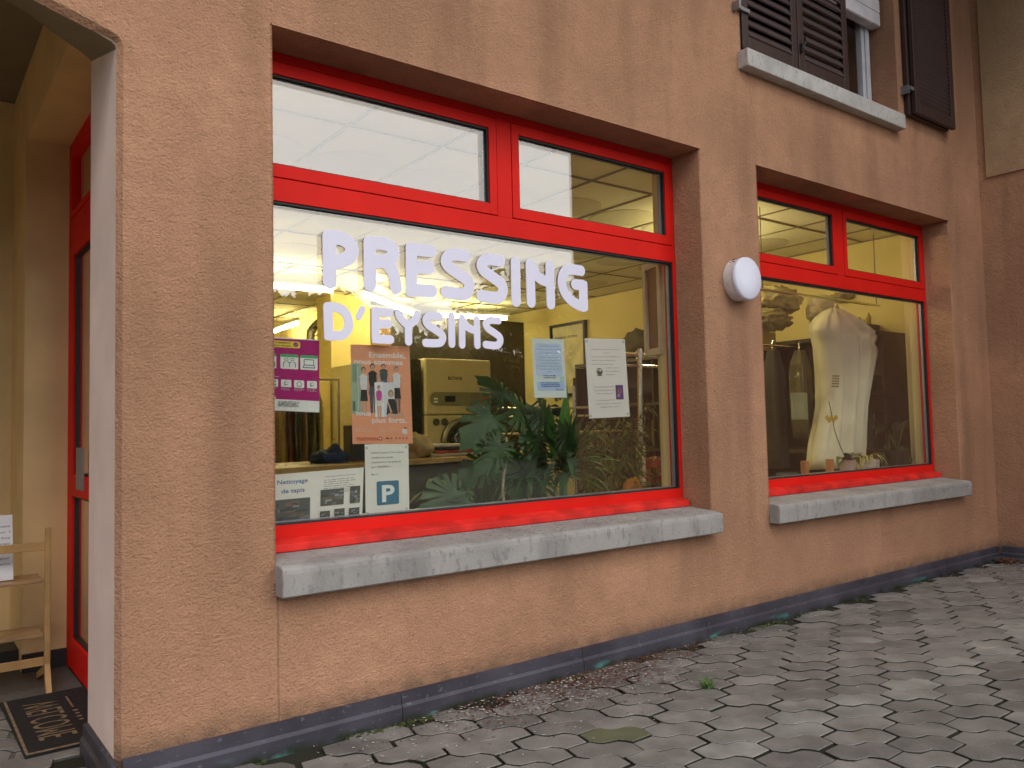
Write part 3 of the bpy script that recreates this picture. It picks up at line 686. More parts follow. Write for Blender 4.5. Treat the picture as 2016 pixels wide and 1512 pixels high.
def letter(parent, o, strokes, r):
    st = []
    for s_ in strokes:
        sm = s_[0] == 's'; corner = s_[0] == 'c'; q_ = s_[1:] if isinstance(s_[0], str) else s_
        pp = [at(o[0]+u/o[2], o[1]+v/o[2], LY) for u, v in q_]
        pp = [(p.x, p.z) for p in pp]
        if sm: pp = smooth(pp, 5)
        st.append([(x, z, r*.5 if corner else r) for x, z in pp])
    blob_mesh(st, .2155, .2190).build('letter', vinyl, parent)
r1 = .0296
letter(sign1, OA, [[(637, 357), (641, 832)], ['s', (637, 358), (760, 374), (845, 425), (882, 500), (850, 568), (780, 608), (645, 640)], ['c', (608, 323), (700, 330)], ['c', (606, 330), (606, 400)]], r1+.0012)
letter(sign1, OA, [[(1067, 425), (1069, 868)], ['s', (1067, 420), (1190, 428), (1290, 460), (1319, 530), (1280, 592), (1200, 618), (1075, 622)], ['s', (1215, 620), (1290, 690), (1330, 790), (1346, 900)], ['c', (1040, 390), (1110, 396)], ['c', (1037, 394), (1037, 450)]], r1)
letter(sign1, OA, [[(1510, 487), (1511, 927)], [(1510, 485), (1718, 510)], [(1511, 683), (1697, 685)], [(1511, 923), (1727, 935)], ['c', (1482, 458), (1560, 464)], ['c', (1480, 958), (1560, 964)], ['c', (1480, 462), (1480, 520)], ['c', (1480, 900), (1480, 955)]], r1-.0006)
letter(sign1, OB, [['s', (415, 345), (270, 330), (208, 385), (225, 450), (330, 530), (428, 600), (455, 665), (430, 735), (375, 755), (205, 730)]], r1-.0006)
letter(sign1, OB, [['s', (780, 397), (645, 381), (585, 430), (603, 497), (700, 570), (788, 640), (812, 703), (788, 770), (735, 790), (582, 770)]], r1-.0006)
letter(sign1, OB, [[(942, 412), (950, 826)]], r1-.0010)
letter(sign1, OB, [[(1098, 432), (1110, 836)], [(1306, 452), (1320, 856)], ['s', (1106, 440), (1145, 520), (1210, 590), (1300, 622)]], r1-.0018)
letter(sign1, OB, [['s', (1640, 502), (1520, 487), (1462, 520), (1436, 610), (1455, 710), (1520, 805), (1600, 860), (1662, 884)], [(1665, 884), (1658, 655)], [(1656, 654), (1578, 648)], ['c', (1686, 640), (1692, 905)]], r1-.0016)
r2 = .0203
letter(sign2, OA, [[(622, 1103), (632, 1407)], ['s', (622, 1102), (730, 1112), (815, 1175), (846, 1275), (828, 1355), (765, 1405), (632, 1408)], ['c', (600, 1085), (680, 1085)], ['c', (606, 1428), (700, 1432)]], r2)
letter(sign2, OA, [[(990, 1126), (952, 1208)]], r2*.72)
letter(sign2, OA, [[(1128, 1150), (1131, 1444)], [(1128, 1150), (1280, 1165)], [(1130, 1285), (1266, 1285)], [(1131, 1444), (1287, 1450)], ['c', (1108, 1130), (1170, 1136)], ['c', (1110, 1465), (1170, 1470)]], r2-.0010)
letter(sign2, OA, [['s', (1375, 1172), (1400, 1230), (1478, 1305)], ['s', (1573, 1185), (1550, 1240), (1478, 1305)], [(1478, 1305), (1481, 1470)]], r2-.0018)
letter(sign2, OC, [['s', (1410, 940), (1330, 932), (1296, 965), (1312, 1005), (1370, 1045), (1425, 1085), (1434, 1120), (1415, 1152), (1375, 1158), (1294, 1155)]], r2-.0018)
letter(sign2, OB, [[(264, 990), (267, 1280)]], r2-.0018)
letter(sign2, OB, [[(374, 1005), (377, 1290)], [(532, 1018), (538, 1295)], ['s', (380, 1012), (430, 1100), (530, 1145)]], r2-.0024)
letter(sign2, OB, [['s', (762, 1033), (670, 1028), (630, 1065), (650, 1115), (715, 1160), (772, 1205), (782, 1250), (760, 1290), (720, 1298), (628, 1287)]], r2-.0022)

# ------------------------------------------------------------------ printed sheets behind the glass
def text_mb(txt, H, bold=0):
    cu = bpy.data.curves.new('t', 'FONT'); cu.body = txt; cu.size = 1; cu.offset = bold; cu.resolution_u = 3
    ob = bpy.data.objects.new('t', cu); C.objects.link(ob); dg = bpy.context.evaluated_depsgraph_get()
    me = bpy.data.meshes.new_from_object(ob.evaluated_get(dg)); bpy.data.objects.remove(ob)
    v = [(p.co.x, p.co.y) for p in me.vertices]; f = [tuple(p.vertices) for p in me.polygons]; bpy.data.meshes.remove(me)
    return v, f
FL = {}
def flat(col, r_=.6):
    k = tuple(col)
    if k not in FL: FL[k] = mat('ink_%d' % len(FL), col, r_, .03, 30)
    return FL[k]
def papermat(col):
    nm = 'paper_'+'_'.join('%02d' % int(c*99) for c in col)
    if nm in MC: return MC[nm]
    m = mat(nm, tuple(min(.93, c*1.3) for c in col), .75, .02, 6); t = m.node_tree; P = t.nodes['Principled BSDF']; o = t.nodes['Material Output']
    tr = nn(t, 'ShaderNodeBsdfTranslucent'); tr.inputs[0].default_value = (*col, 1); mi = nn(t, 'ShaderNodeMixShader'); mi.inputs[0].default_value = .28
    t.links.new(P.outputs[0], mi.inputs[1]); t.links.new(tr.outputs[0], mi.inputs[2]); t.links.new(mi.outputs[0], o.inputs[0]); return m
class Sheet:
    """paper in the plane y=const; coordinates 0..1 from its lower left corner"""
    def __init__(s, name, label, cat, quad, col, y=.2520, face=1, group=None):
        s.q = [Vector(q) for q in quad]  # bl br tr tl
        s.y = y; s.k = 0; s.parent = None
        m_ = MB(); N = 8
        def bend(u, v): return .0022*math.sin(u*math.pi)*math.sin(v*2.6+.5)
        for i in range(N+1):
            for j in range(N+1):
                p = s.P(i/N, j/N, 0); m_.v.append((p.x, p.y, p.z))
        for i in range(N):
            for j in range(N): m_.f.append((i*(N+1)+j, (i+1)*(N+1)+j, (i+1)*(N+1)+j+1, i*(N+1)+j+1)); m_.m.append(0)
        s.o = m_.build(name, papermat(col)); tag(s.o, label, cat, group)
        s.parts = {}
    def P(s, u, v, k=0):
        bl, br, tr, tl = s.q; p = (bl*(1-u)+br*u)*(1-v)+(tl*(1-u)+tr*u)*v
        p = p.copy(); p.y = p.y - .0004*k + 0; return p
    def add(s, part, col, pts=None, tris=None):
        m_, c_ = s.parts.setdefault((part, tuple(col)), (MB(), col))
        s.k += 1; k = 1 + s.k*.08
        n = len(m_.v); m_.v += [tuple(s.P(u, v, k)) for u, v in pts]; F = tris or [tuple(range(len(pts)))]
        m_.f += [tuple(n+i for i in f) for f in F]; m_.m += [0]*len(F)
    def rect(s, part, col, u0, v0, u1, v1): s.add(part, col, [(u0, v0), (u1, v0), (u1, v1), (u0, v1)])
    def rrect(s, part, col, u0, v0, u1, v1, r_=.02, asp=1.4):
        pts = []
        for cx, cy, a0 in ((u1-r_*asp, v1-r_, 0), (u0+r_*asp, v1-r_, 90), (u0+r_*asp, v0+r_, 180), (u1-r_*asp, v0+r_, 270)):
            pts += [(cx+r_*asp*math.cos(R(a0+t)), cy+r_*math.sin(R(a0+t))) for t in (0, 30, 60, 90)]
        s.add(part, col, pts)
    def ell(s, part, col, cu, cv, ru, rv, n=14): s.add(part, col, [(cu+ru*math.cos(2*math.pi*k/n), cv+rv*math.sin(2*math.pi*k/n)) for k in range(n)])
    def text(s, part, col, txt, u0, v0, u1=None, h=.05, bold=.0, right=False):
        v, f = text_mb(txt, 1, bold)
        if not v: return
        mxu = max(p[0] for p in v); mnu = min(p[0] for p in v); sc = (u1-u0)/(mxu-mnu)
        s.add(part, col, [(u0+(x-mnu)*sc, v0+y*h/.72) for x, y in v], f)
    def lines(s, part, col, u0, v0, u1, n, dv, th, seed=0, ragged=.3):
        q = random.Random(seed)
        for i in range(n):
            u = u0; e = u1-(q.random()*ragged*(u1-u0)); vv = v0-i*dv
            while u < e-.01:
                w_ = min(e-u, .02+q.random()*.07); s.rect(part, col, u, vv, u+w_, vv+th*(.75+.5*q.random())); u += w_+.012
    def done(s):
        c = s.o
        for (part, _), (m_, col) in s.parts.items():
            me = bpy.data.meshes.new(part); me.from_pydata(m_.v, [], m_.f); me.materials.append(flat(col))
            o = bpy.data.objects.new(part, me); C.objects.link(o); o.parent = c
        return c
def Q(pix, y): return [tuple(at(u, v, y)) for u, v in pix]
SY = .2520
W_ = (.78, .79, .80)
# magenta health notice
mag = (.36, .012, .17)
s = Sheet('health_poster', 'magenta health notice with white pictogram boxes stuck in the left side of the pane', 'poster', [(1.128, SY, 1.243), (1.405, SY, 1.229), (1.408, SY, 1.532), (1.128, SY, 1.534)], mag)
s.rect('white_margin', W_, 0, .0, 1, .155); s.rect('white_margin', W_, 0, .985, 1, 1.0)
s.rrect('yellow_banner', (.80, .60, .05), -.0, .865, .70, .955, .018)
s.text('banner_text', (.02, .015, .01), 'OICI COMMENT', .17, .918, .56, .022, .02); s.text('banner_text', (.02, .015, .01), 'OUS PROT\u00c9GER:', .17, .877, .57, .022, .02)
s.ell('tick_disc', (.30, .01, .13), .635, .912, .042, .032); s.add('tick', (.12, .35, .16), [(.60, .915), (.63, .893), (.69, .945), (.63, .91)])
for k, u in enumerate((.07, .40, .70)):
    s.rrect('pictogram_box', W_, u, .575, u+.27, .755, .014); s.rrect('green_tab', (.06, .38, .14), u, .735, u+.27, .775, .012)
    ink = (.08, .10, .14)
    def stroke(p, q_, w=.006):
        dx, dy = q_[0]-p[0], q_[1]-p[1]; L_ = math.hypot(dx, dy) or 1; nx_, ny_ = -dy/L_*w, dx/L_*w
        s.add('pictogram', ink, [(p[0]-nx_, p[1]-ny_), (q_[0]-nx_, q_[1]-ny_), (q_[0]+nx_, q_[1]+ny_), (p[0]+nx_, p[1]+ny_)])
    if k < 2:
        for du in ((.05, .20) if k == 0 else (.09, .18)):
            s.ell('pictogram', ink, u+du, .705, .03, .021); s.ell('pictogram_fill', W_, u+du, .705, .021, .014)
            stroke((u+du-.045, .60), (u+du-.045, .655)); stroke((u+du+.045, .60), (u+du+.045, .655)); stroke((u+du-.045, .655), (u+du-.015, .675)); stroke((u+du+.045, .655), (u+du+.015, .675))
    else:
        for a, b_ in (((u+.06, .64), (u+.06, .715)), ((u+.06, .715), (u+.21, .715)), ((u+.21, .715), (u+.21, .64)), ((u+.06, .64), (u+.21, .64)), ((u+.04, .605), (u+.23, .605)), ((u+.04, .605), (u+.06, .64)), ((u+.23, .605), (u+.21, .64))): stroke(a, b_)
s.text('heading', W_, 'POUR RAPPEL:', .08, .455, .40, .012)
for k in range(5):
    u = .01+k*.198; s.rrect('pictogram_box', W_, u, .325, u+.155, .425, .01)
    ink = (.08, .10, .14)
    if k == 1:
        stroke((u+.03, .345), (u+.125, .405), .008); stroke((u+.03, .405), (u+.125, .345), .008)
    elif k == 3:
        for a, b_ in (((u+.03, .375), (u+.078, .41)), ((u+.078, .41), (u+.125, .375)), ((u+.045, .345), (u+.045, .375)), ((u+.11, .345), (u+.11, .375)), ((u+.045, .345), (u+.11, .345))): stroke(a, b_, .004)
    else:
        s.ell('pictogram', ink, u+.078, .378, .032, .026); s.ell('pictogram_fill', W_, u+.083, .380, .023, .018); stroke((u+.04, .345), (u+.08, .36), .004)
    s.lines('fine_print', (.65, .45, .55), u, .31, u+.16, 3, .014, .005, k)
s.rrect('yellow_strip', (.80, .65, .10), -.0, .158, .33, .185, .01)
s.lines('footer_print', (.25, .26, .3), .02, .125, .32, 6, .016, .006, 3, .2); s.lines('footer_print', (.12, .12, .14), .36, .125, .68, 5, .016, .007, 4, .1)
s.done()
# coral group poster
cor = (.69, .31, .19); bl_ = (.012, .012, .016); sk = (.55, .32, .22)
s = Sheet('charity_poster', 'coral poster with a posed group of people, taped in the lower left of the pane', 'poster', Q([(694, 874), (813, 873), (806, 682), (690, 678)], SY), cor)
s.text('headline', W_, 'Ensemble,', .30, .875, .92, .058, .012); s.text('headline', W_, 'nous sommes', .05, .805, .87, .055, .012)
s.rect('green_backdrop', (.30, .40, .29), 0, .30, .17, .81); s.rect('green_backdrop', (.20, .28, .21), .02, .62, .09, .80); s.rect('green_backdrop', (.10, .13, .11), .015, .33, .06, .43); s.rect('green_backdrop', (.42, .50, .40), .10, .35, .115, .78)
def person(u, v0, hgt, top, skirt, w=.075, legs=sk, hair=(.07, .04, .03), legh=.42):
    s.add('figure_legs', legs, [(u-w*.55, v0), (u-w*.12, v0), (u-.0, v0+hgt*legh), (u+w*.12, v0), (u+w*.55, v0+.004), (u+w*.72, v0+hgt*legh*1.02), (u-w*.72, v0+hgt*legh*1.02)], [(0, 1, 2, 6), (2, 3, 4, 5), (2, 5, 6)])
    s.add('figure_skirt', skirt, [(u-w*.82, v0+hgt*.31 if skirt == bl_ else v0+hgt*legh*.9), (u+w*.82, v0+hgt*.31 if skirt == bl_ else v0+hgt*legh*.9), (u+w*.62, v0+hgt*.56), (u-w*.62, v0+hgt*.56)])
    s.add('figure_top', top, [(u-w*.62, v0+hgt*.54), (u+w*.62, v0+hgt*.54), (u+w*.92, v0+hgt*.80), (u+w*.3, v0+hgt*.86), (u-w*.3, v0+hgt*.86), (u-w*.92, v0+hgt*.80)])
    s.add('figure_arm', sk, [(u+w*.72, v0+hgt*.78), (u+w*.98, v0+hgt*.78), (u+w*1.12, v0+hgt*.45), (u+w*.94, v0+hgt*.44)]); s.add('figure_arm', sk, [(u-w*.98, v0+hgt*.78), (u-w*.72, v0+hgt*.78), (u-w*.94, v0+hgt*.44), (u-w*1.12, v0+hgt*.45)])
    s.ell('figure_hair', hair, u, v0+hgt*.945, w*.50, hgt*.062); s.ell('figure_face', sk, u+.002, v0+hgt*.928, w*.36, hgt*.05)
person(.20, .275, .50, (.62, .63, .66), bl_); person(.35, .31, .50, bl_, (.07, .07, .09), .085, (.07, .07, .09))
person(.535, .46, .35, (.04, .06, .06), (.06, .10, .2), .085); person(.755, .31, .48, (.62, .63, .66), bl_, .08, (.20, .12, .09), (.22, .17, .13))
s.add('white_block', (.62, .64, .70), [(.375, .27), (.70, .27), (.71, .625), (.375, .62)]); s.add('white_block', (.72, .73, .76), [(.375, .27), (.52, .27), (.52, .63), (.375, .62)])
person(.445, .255, .335, (.50, .06, .34), (.62, .6, .6), .055, sk, (.09, .05, .03))
s.add('figure_skirt', bl_, [(.56, .29), (.76, .285), (.74, .40), (.70, .455), (.60, .455), (.58, .40)]); s.add('figure_legs', sk, [(.56, .27), (.86, .275), (.84, .315), (.72, .30), (.60, .31)]); s.ell('figure_hair', (.30, .2, .1), .645, .51, .05, .04); s.ell('figure_face', sk, .645, .50, .032, .03); s.add('figure_arm', sk, [(.58, .43), (.60, .43), (.66, .32), (.63, .31)])
s.text('headline', W_, 'tous', .06, .285, .30, .05, .012); s.text('headline', W_, 'plus forts.', .32, .212, .90, .056, .012)
s.lines('fine_print', (.75, .50, .40), .05, .145, .38, 2, .022, .008, 5); s.lines('fine_print', (.75, .50, .40), .43, .155, .56, 4, .018, .007, 6); s.lines('fine_print', (.75, .50, .40), .61, .155, .75, 3, .018, .007, 8)
s.rect('white_tag', (.7, .6, .55), .82, .095, .90, .15); s.rect('logo_print', (.10, .07, .06), .85, .152, .90, .165)
s.text('red_wordmark', (.45, .012, .02), 'TEL\u00c9THON', .05, .035, .40, .032, .004); s.rrect('red_wordmark', (.5, .012, .02), .42, .033, .47, .07, .004)
s.rect('white_cross', W_, .438, .040, .451, .063); s.rect('white_cross', W_, .427, .048, .463, .056)
for k, u in enumerate((.54, .62, .70, .76, .82, .88)): s.rect('logo_print', (.10, .07, .06), u, .048, u+(.05 if k == 0 else .022), .062); 
s.lines('fine_print', (.75, .50, .40), .05, .93, .24, 3, .018, .005, 9)
s.done()
# parking notice
s = Sheet('parking_notice', 'white parking notice with a blue square P, under the coral poster', 'notice', Q([(720, 1016), (806, 1007), (804, 873), (718, 875)], SY+.0022), (.70, .76, .74))
for k, t in enumerate(('Ch\u00e8res Clientes, Chers Clients,', 'Veuillez-vous parquer', 'uniquement sur les places de', 'parc \u00ab PRESSING \u00bb.', '', 'Merci !')):
    if t: s.text('notice_text', (.06, .06, .07), t, .14, .865-k*.067-(0 if k < 4 else -.03), .14+.026*len(t)*.93, .026, .004)
s.rrect('blue_square', (.012, .13, .25), .25, .13, .76, .47, .02, 1.45)
s.text('parking_letter', (.75, .8, .82), 'P', .37, .18, .66, .235, .03)
for (u, v) in ((.04, .95), (.94, .95), (.04, .03), (.93, .04)): s.rect('tape', (.55, .58, .54), u-.03, v-.02, u+.03, v+.02)
s.done()
# carpet cleaning sheet
s = Sheet('carpet_notice', 'white landscape notice about carpet cleaning with dark photographs, bottom left corner of the pane', 'notice', Q([(522, 1038), (713, 1018), (716, 920), (522, 936)], SY), (.72, .77, .84))
s.text('blue_title', (.03, .12, .38), 'Nettoyage', .115, .80, .415, .085, .016); s.text('blue_title', (.03, .12, .38), 'de tapis', .155, .62, .385, .085, .016)
s.text('subtitle', (.05, .20, .42), 'Nettoyage professionnel de tapis', .59, .865, .91, .028, .006)
s.lines('body_print', (.30, .32, .36), .58, .80, .92, 7, .042, .012, 4, .25)
def photo(u0, v0, u1, v1, sd):
    q = random.Random(sd); s.rect('photograph', (.05, .055, .06), u0, v0, u1, v1)
    for k in range(26):
        a, b_ = u0+q.random()*(u1-u0)*.8, v0+q.random()*(v1-v0)*.8; g_ = q.choice([(.10, .05, .03), (.3, .32, .35), (.14, .15, .17), (.02, .02, .025), (.16, .08, .05)])
        w_, h_ = (u1-u0)*(.05+q.random()*.3), (v1-v0)*(.03+q.random()*.16)
        s.add('photograph_detail', g_, [(a, b_), (min(u1, a+w_), b_+h_*.2), (min(u1, a+w_*.9), min(v1, b_+h_)), (a+w_*.1, min(v1, b_+h_*.8))])
photo(.09, .03, .44, .50, 1); photo(.545, .30, .79, .62, 2); photo(.855, .30, .965, .64, 3); photo(.54, .02, .645, .20, 4); photo(.69, .02, .80, .22, 5); photo(.845, .03, .96, .21, 6)
s.done()
# pale blue sheet and white sheet at right
s = Sheet('opening_notice', 'pale blue tinted notice with green print, left one of the two sheets at right', 'notice', Q([(1052, 783), (1116, 783), (1110, 668), (1047, 666)], SY), (.60, .68, .86))
s.rrect('blue_wash', (.42, .55, .82), .10, .12, .96, .27, .03); s.rrect('blue_wash', (.50, .60, .83), .08, .36, .9, .92, .05)
s.rect('blue_wash', (.40, .62, .66), .80, .26, .95, .36)
s.text('dark_blue_print', (.03, .07, .28), 'Ch\u00e8res Clientes, Chers Clients,', .22, .868, .80, .018); s.text('dark_blue_print', (.03, .07, .28), 'En raison de la situation avec le COVID-19,', .13, .81, .91, .018); s.text('dark_blue_print', (.03, .07, .28), 'le Pressing d\u2019Eysins sera', .27, .753, .75, .018)
for k, t in enumerate(('Ouvert uniquement le', 'lundi, mardi, jeudi et', 'vendredi apr\u00e8s-midi', 'de 13h30 \u00e0 18h ainsi que', 'le samedi matin de 9h \u00e0', '12h')):
    wd = .68*len(t)/22; s.text('green_print', (.16, .34, .24), t, .5-wd/2, .675-k*.05, .5+wd/2, .027, .004)
s.lines('dark_blue_print', (.03, .07, .28), .30, .365, .70, 2, .034, .014, 3, .1); s.lines('dark_blue_print', (.03, .07, .28), .22, .245, .82, 3, .03, .013, 6, .1); s.lines('dark_blue_print', (.03, .07, .28), .66, .13, .9, 1, .03, .012, 7, .1)
s.done()
s = Sheet('event_notice', 'larger white notice with taped corners and a small purple picture, at the right', 'notice', Q([(1160, 824), (1240, 820), (1230, 668), (1151, 666)], SY), (.68, .68, .78))
ink = (.07, .06, .08)
for k, (t, u0, u1, v) in enumerate((('La couturi\u00e8re sera bient\u00f4t \u00e0 manquer de', .14, .86, .86), ('\u00ab mars \u00bb', .42, .58, .815), ('Par la pr\u00e9sente, L\u2019ESPACE PRESSING vous', .14, .84, .765), ('pr\u00e9sente, avec son imagination, sa', .14, .72, .72), ('cr\u00e9atrice vendue pour faire', .14, .66, .67), ('couturi\u00e8re, avec le', .46, .80, .625), ('respect des diff\u00e9rents', .46, .80, .582), ('r\u00e9glements', .46, .68, .54), ('Horaires pr\u00e9sentation mobile,', .15, .66, .385), ('du mardi au samedi 9h \u00e0 19h', .15, .66, .34), ('et sur rendez-vous', .22, .60, .30), ('Le 7 mars \u00e0 partir de 13 h 30', .20, .64, .215), ('Mardi 7 et samedi 11 avril de 9h \u00e0 12h', .20, .80, .17), ('renseignements sur place', .28, .74, .13))):
    s.text('print', ink, t, u0, v, u1, .014)
for k, c_ in enumerate(((.03, .14, .10), (.42, .12, .04), (.05, .22, .36), (.45, .36, .05), (.10, .05, .12), (.03, .03, .04))):
    a = k*1.05; s.ell('egg_picture', c_, .31+.035*math.cos(a), .585+.02*math.sin(a), .048, .026)
s.ell('egg_picture', (.55, .6, .65), .335, .60, .025, .016); s.ell('egg_picture', (.04, .18, .12), .31, .535, .07, .008)
s.rect('purple_picture', (.035, .02, .16), .68, .225, .87, .41); s.ell('purple_picture_detail', (.35, .08, .16), .785, .335, .055, .035); s.ell('purple_picture_detail', (.42, .22, .36), .75, .275, .03, .022); s.ell('purple_picture_detail', (.12, .03, .10), .79, .34, .03, .018)
for (u, v) in ((.04, .965), (.95, .965), (.035, .03), (.955, .035)): s.rect('tape', (.50, .52, .50), u-.028, v-.016, u+.028, v+.016)
s.done()

# ------------------------------------------------------------------ wall lamp
wl = thing('wall_lamp', 'round white drum wall lamp with rust specks on its rim, between the two shop windows', 'wall lamp', (3.86, 0, 1.966))
m_ = MB(); m_.lathe([(.112, 0), (.121, -.004), (.122, -.062), (.118, -.067)], (3.862, 0, 1.966), 48, 1)
m_.build('lamp_body', mat('lamp_enamel', (.74, .72, .72), .4, .25, 26, col2=(.60, .55, .52)), wl, smooth=False)
m_ = MB(); m_.lathe([(.1235, -.0675), (.1245, -.074), (.1215, -.086), (.112, -.091), (.0, -.0935)], (3.862, 0, 1.966), 48, 1); m_.build('lamp_cover', mat('lamp_opal', (.74, .76, .90), .5, .02), wl, smooth=True)
m_ = MB()
for k in range(26):
    a = R(95+rnd.gauss(0, 22)); yy = -.012-rnd.random()*.045; r_ = .1225; q = .002+rnd.random()*.005
    m_.blob((3.862+r_*math.cos(a), yy, 1.966+r_*math.sin(a)), (q*1.4, q, .0009+q*.3), k, .3, 6, 4)
m_.build('rust_specks', mat('rust', (.30, .09, .03), .9, .3, 60), wl)

# ------------------------------------------------------------------ porch things: mat, display stand, papers
mt = thing('door_mat', 'black WELCOME door mat with a tan stripe along its edges, before the porch door', 'doormat', (.48, .95, 0))
m_ = MB(); m_.prism([(.395, .535), (.79, .545), (.79, 1.315), (.385, 1.303)], 2, -.004, .010); m_.build('mat_body', mat('mat_rubber', (.018, .017, .018), .95, .3, 80, .003, 300), mt)
tan = mat('mat_tan', (.30, .21, .13), .95, .25, 60)
m_ = MB(); m_.box(.400, .785, .542, .556, .0105, .012); m_.box(.398, .408, .556, 1.29, .0105, .012); m_.build('mat_stripe', tan, mt)
v, f = text_mb('WELCOME', 1, .0); mxu = max(p[0] for p in v)
m_ = MB(); m_.add([(.585-(y)*.135/.72, 1.185-x*.52/mxu, .0118) for x, y in v], f)
m_.add([(.62, 1.20, .0118), (.628, 1.20, .0118), (.628, 1.02, .0118), (.62, 1.02, .0118)], [(0, 1, 2, 3)])
for k in range(4): m_.lathe([(.012-.002*(k % 2), .0112), (.001, .0122)], (.625, .97-k*.045, 0), 7)
for k in range(2): pass
m_.build('mat_lettering', tan, mt)
ds = thing('display_stand', 'low pale wooden folding shelf stand just inside the porch', 'shelf stand', (.45, 1.45, 0))
YF, YB = 1.40, 1.62
for (yy, nm) in ((YF, 1),):
    for x in (.565, .10):
        m_ = MB(); m_.prism([(yy-.012, .735), (yy+.012, .735), (yy+.012, .10), (yy-.006, .055), (yy-.045, .0), (yy-.085, .0), (yy-.055, .045), (yy-.012, .12)], 0, x, x+.024); m_.build('upright', wood, ds, bevel=.003)
for z in (.655, .135):
    m_ = MB(); m_.box(.124, .565, YF-.008, YF+.008, z-.02, z+.018); m_.build('rail', wood, ds, bevel=.002)
for x in (.565, .10):
    m_ = MB(); m_.prism([(YF+.012, .11), (YF+.03, .11), (YB+.05, .02), (YB+.05, -.0), (YB+.02, 0), (YF+.012, .075)], 0, x+.002, x+.022); m_.build('foot', wood, ds, bevel=.002)
for z in (.49, .245):
    m_ = MB(); m_.box(.126, .560, YF-.02, YF+.20, z, z+.014); m_.build('shelf', mat('shelf_varnish', (.40, .24, .12), .25, .2, 10), ds, bevel=.003)
for z in (.655, .135):
    pass
for k, (zc, h_) in enumerate(((.70, .155),)):
    m_ = MB(); m_.add([(.24, YF+.05, .51), (.447, YF+.05, .51), (.445, YF+.10, .80), (.238, YF+.10, .80), (.24, YF+.0512, .51), (.447, YF+.0512, .51), (.445, YF+.1012, .80), (.238, YF+.1012, .80)], [(0, 1, 2, 3), (7, 6, 5, 4)])
    o = m_.build('price_sheet', paper); tag(o, 'white printed sheet propped on the upper shelf of the wooden stand', 'notice')
    for j, t in enumerate(('mains', 'sur 1', 'une fois', 'main', '', 'pour', 'bien')):
        if not t: continue
        v, f = text_mb(t, 1); mxu = max(p[0] for p in v); wd = .018*len(t)*.55; z0 = .745-j*.026-(.012 if j > 3 else 0)
        mm = MB(); fr_ = (z0-.51)/.29; mm.add([(.435-wd+x*wd/mxu, YF+.049+.05*((z0+y*.014-.51)/.29), z0+y*.014) for x, y in v], f); q_ = mm.build('print', flat((.08, .08, .1))); q_.parent = o

# ------------------------------------------------------------------ inside the shop: counter, machines, things on the counter
def cbox(name, label, cat, parts, loc, group=None): pass
ct = thing('shop_counter', 'long dark wooden counter with a light top behind the parking notice', 'counter', (2.9, 2.3, 0))
m_ = MB(); m_.prism([(1.7, 1.55), (4.3, 2.30), (4.3, 2.95), (1.7, 2.2)], 2, .012, .915); m_.build('counter_body', darkwood, ct)
m_ = MB(); m_.prism([(1.66, 1.50), (4.34, 2.27), (4.34, 2.99), (1.66, 2.24)], 2, .9155, .95); m_.build('counter_top', mat('counter_laminate', (.50, .33, .14), .25, .12, 8), ct, bevel=.004)
def counter_y(x): return 1.5+(x-1.66)*.287
mc = thing('cleaning_machine', 'cream dry cleaning machine with a round door and a grey control strip', 'cleaning machine', (5.2, 5, 0))
MX0, MX1, MY = 4.80, 5.72, 5.0
m_ = MB(); m_.box(MX0, MX1, MY, MY+.95, .012, 1.31); m_.build('lower_cabinet', machm, mc, bevel=.012)
m_ = MB(); m_.box(MX0, MX1, MY, MY+.95, 1.318, 1.965); m_.build('upper_cabinet', machm, mc, bevel=.02)
m_ = MB(); pts = []
for cx, a0 in ((MX1-.10, -90), (MX0+.13, 90)):
    pts += [(cx+.078*math.cos(R(a0+t)), 1.50+.078*math.sin(R(a0+t))) for t in range(0, 181, 20)]
m_.prism(pts, 1, MY-.012, MY+.01); m_.build('control_panel', mat('panel_grey', (.22, .21, .13), .4), mc, bevel=.004)
m_ = MB(); m_.box(5.05, 5.19, MY-.016, MY-.0125, 1.465, 1.535); m_.build('display', mat('display_dark', (.02, .03, .03), .2), mc)
m_ = MB(); m_.box(4.90, 4.95, MY-.016, MY-.0125, 1.455, 1.475); m_.box(4.90, 4.95, MY-.016, MY-.0125, 1.49, 1.51); m_.build('buttons', paper, mc)
m_ = MB(); m_.lathe([(.022, 0), (.018, -.02)], (5.62, MY-.013, 1.495), 14, 1); m_.build('stop_button', mat('stop_red', (.4, .05, .03), .4), mc)
for x in (4.93, 5.04):
    m_ = MB(); m_.lathe([(.042, 0), (.042, -.014), (.03, -.02)], (x, MY-.001, 1.235), 18, 1); m_.build('dial', mat('dial_dark', (.05, .045, .03), .4), mc)
m_ = MB(); m_.lathe([(.275, -.001), (.275, -.05), (.24, -.075), (.205, -.055)], (5.26, MY-.001, 1.00), 40, 1); m_.build('door_ring', mat('ring_steel', (.20, .19, .13), .3, metal=.7), mc, smooth=True)
m_ = MB(); m_.lathe([(.202, -.045), (.13, -.075), (.0, -.085)], (5.26, MY-.001, 1.00), 32, 1); m_.build('door_glass', mat('door_glass_dark', (.008, .007, .006), .12), mc, smooth=True)
v, f = text_mb('B\u00d6WE', 1, .02); mxu = max(p[0] for p in v); m_ = MB(); m_.add([(5.10+x*.20/mxu, MY-.002, 1.72+y*.055) for x, y in v], f); m_.build('nameplate', flat((.02, .018, .01)), mc)
m2 = thing('finishing_machine', 'dark glass fronted machine left of the cream one, partly behind the coral poster', 'cleaning machine', (4.5, 5, 0))
m_ = MB(); m_.box(4.05, 4.775, MY+.02, MY+.9, .012, 1.06); m_.box(4.05, 4.775, MY+.05, MY+.9, 1.06, 1.90); m_.build('cabinet', machm, m2, bevel=.01)
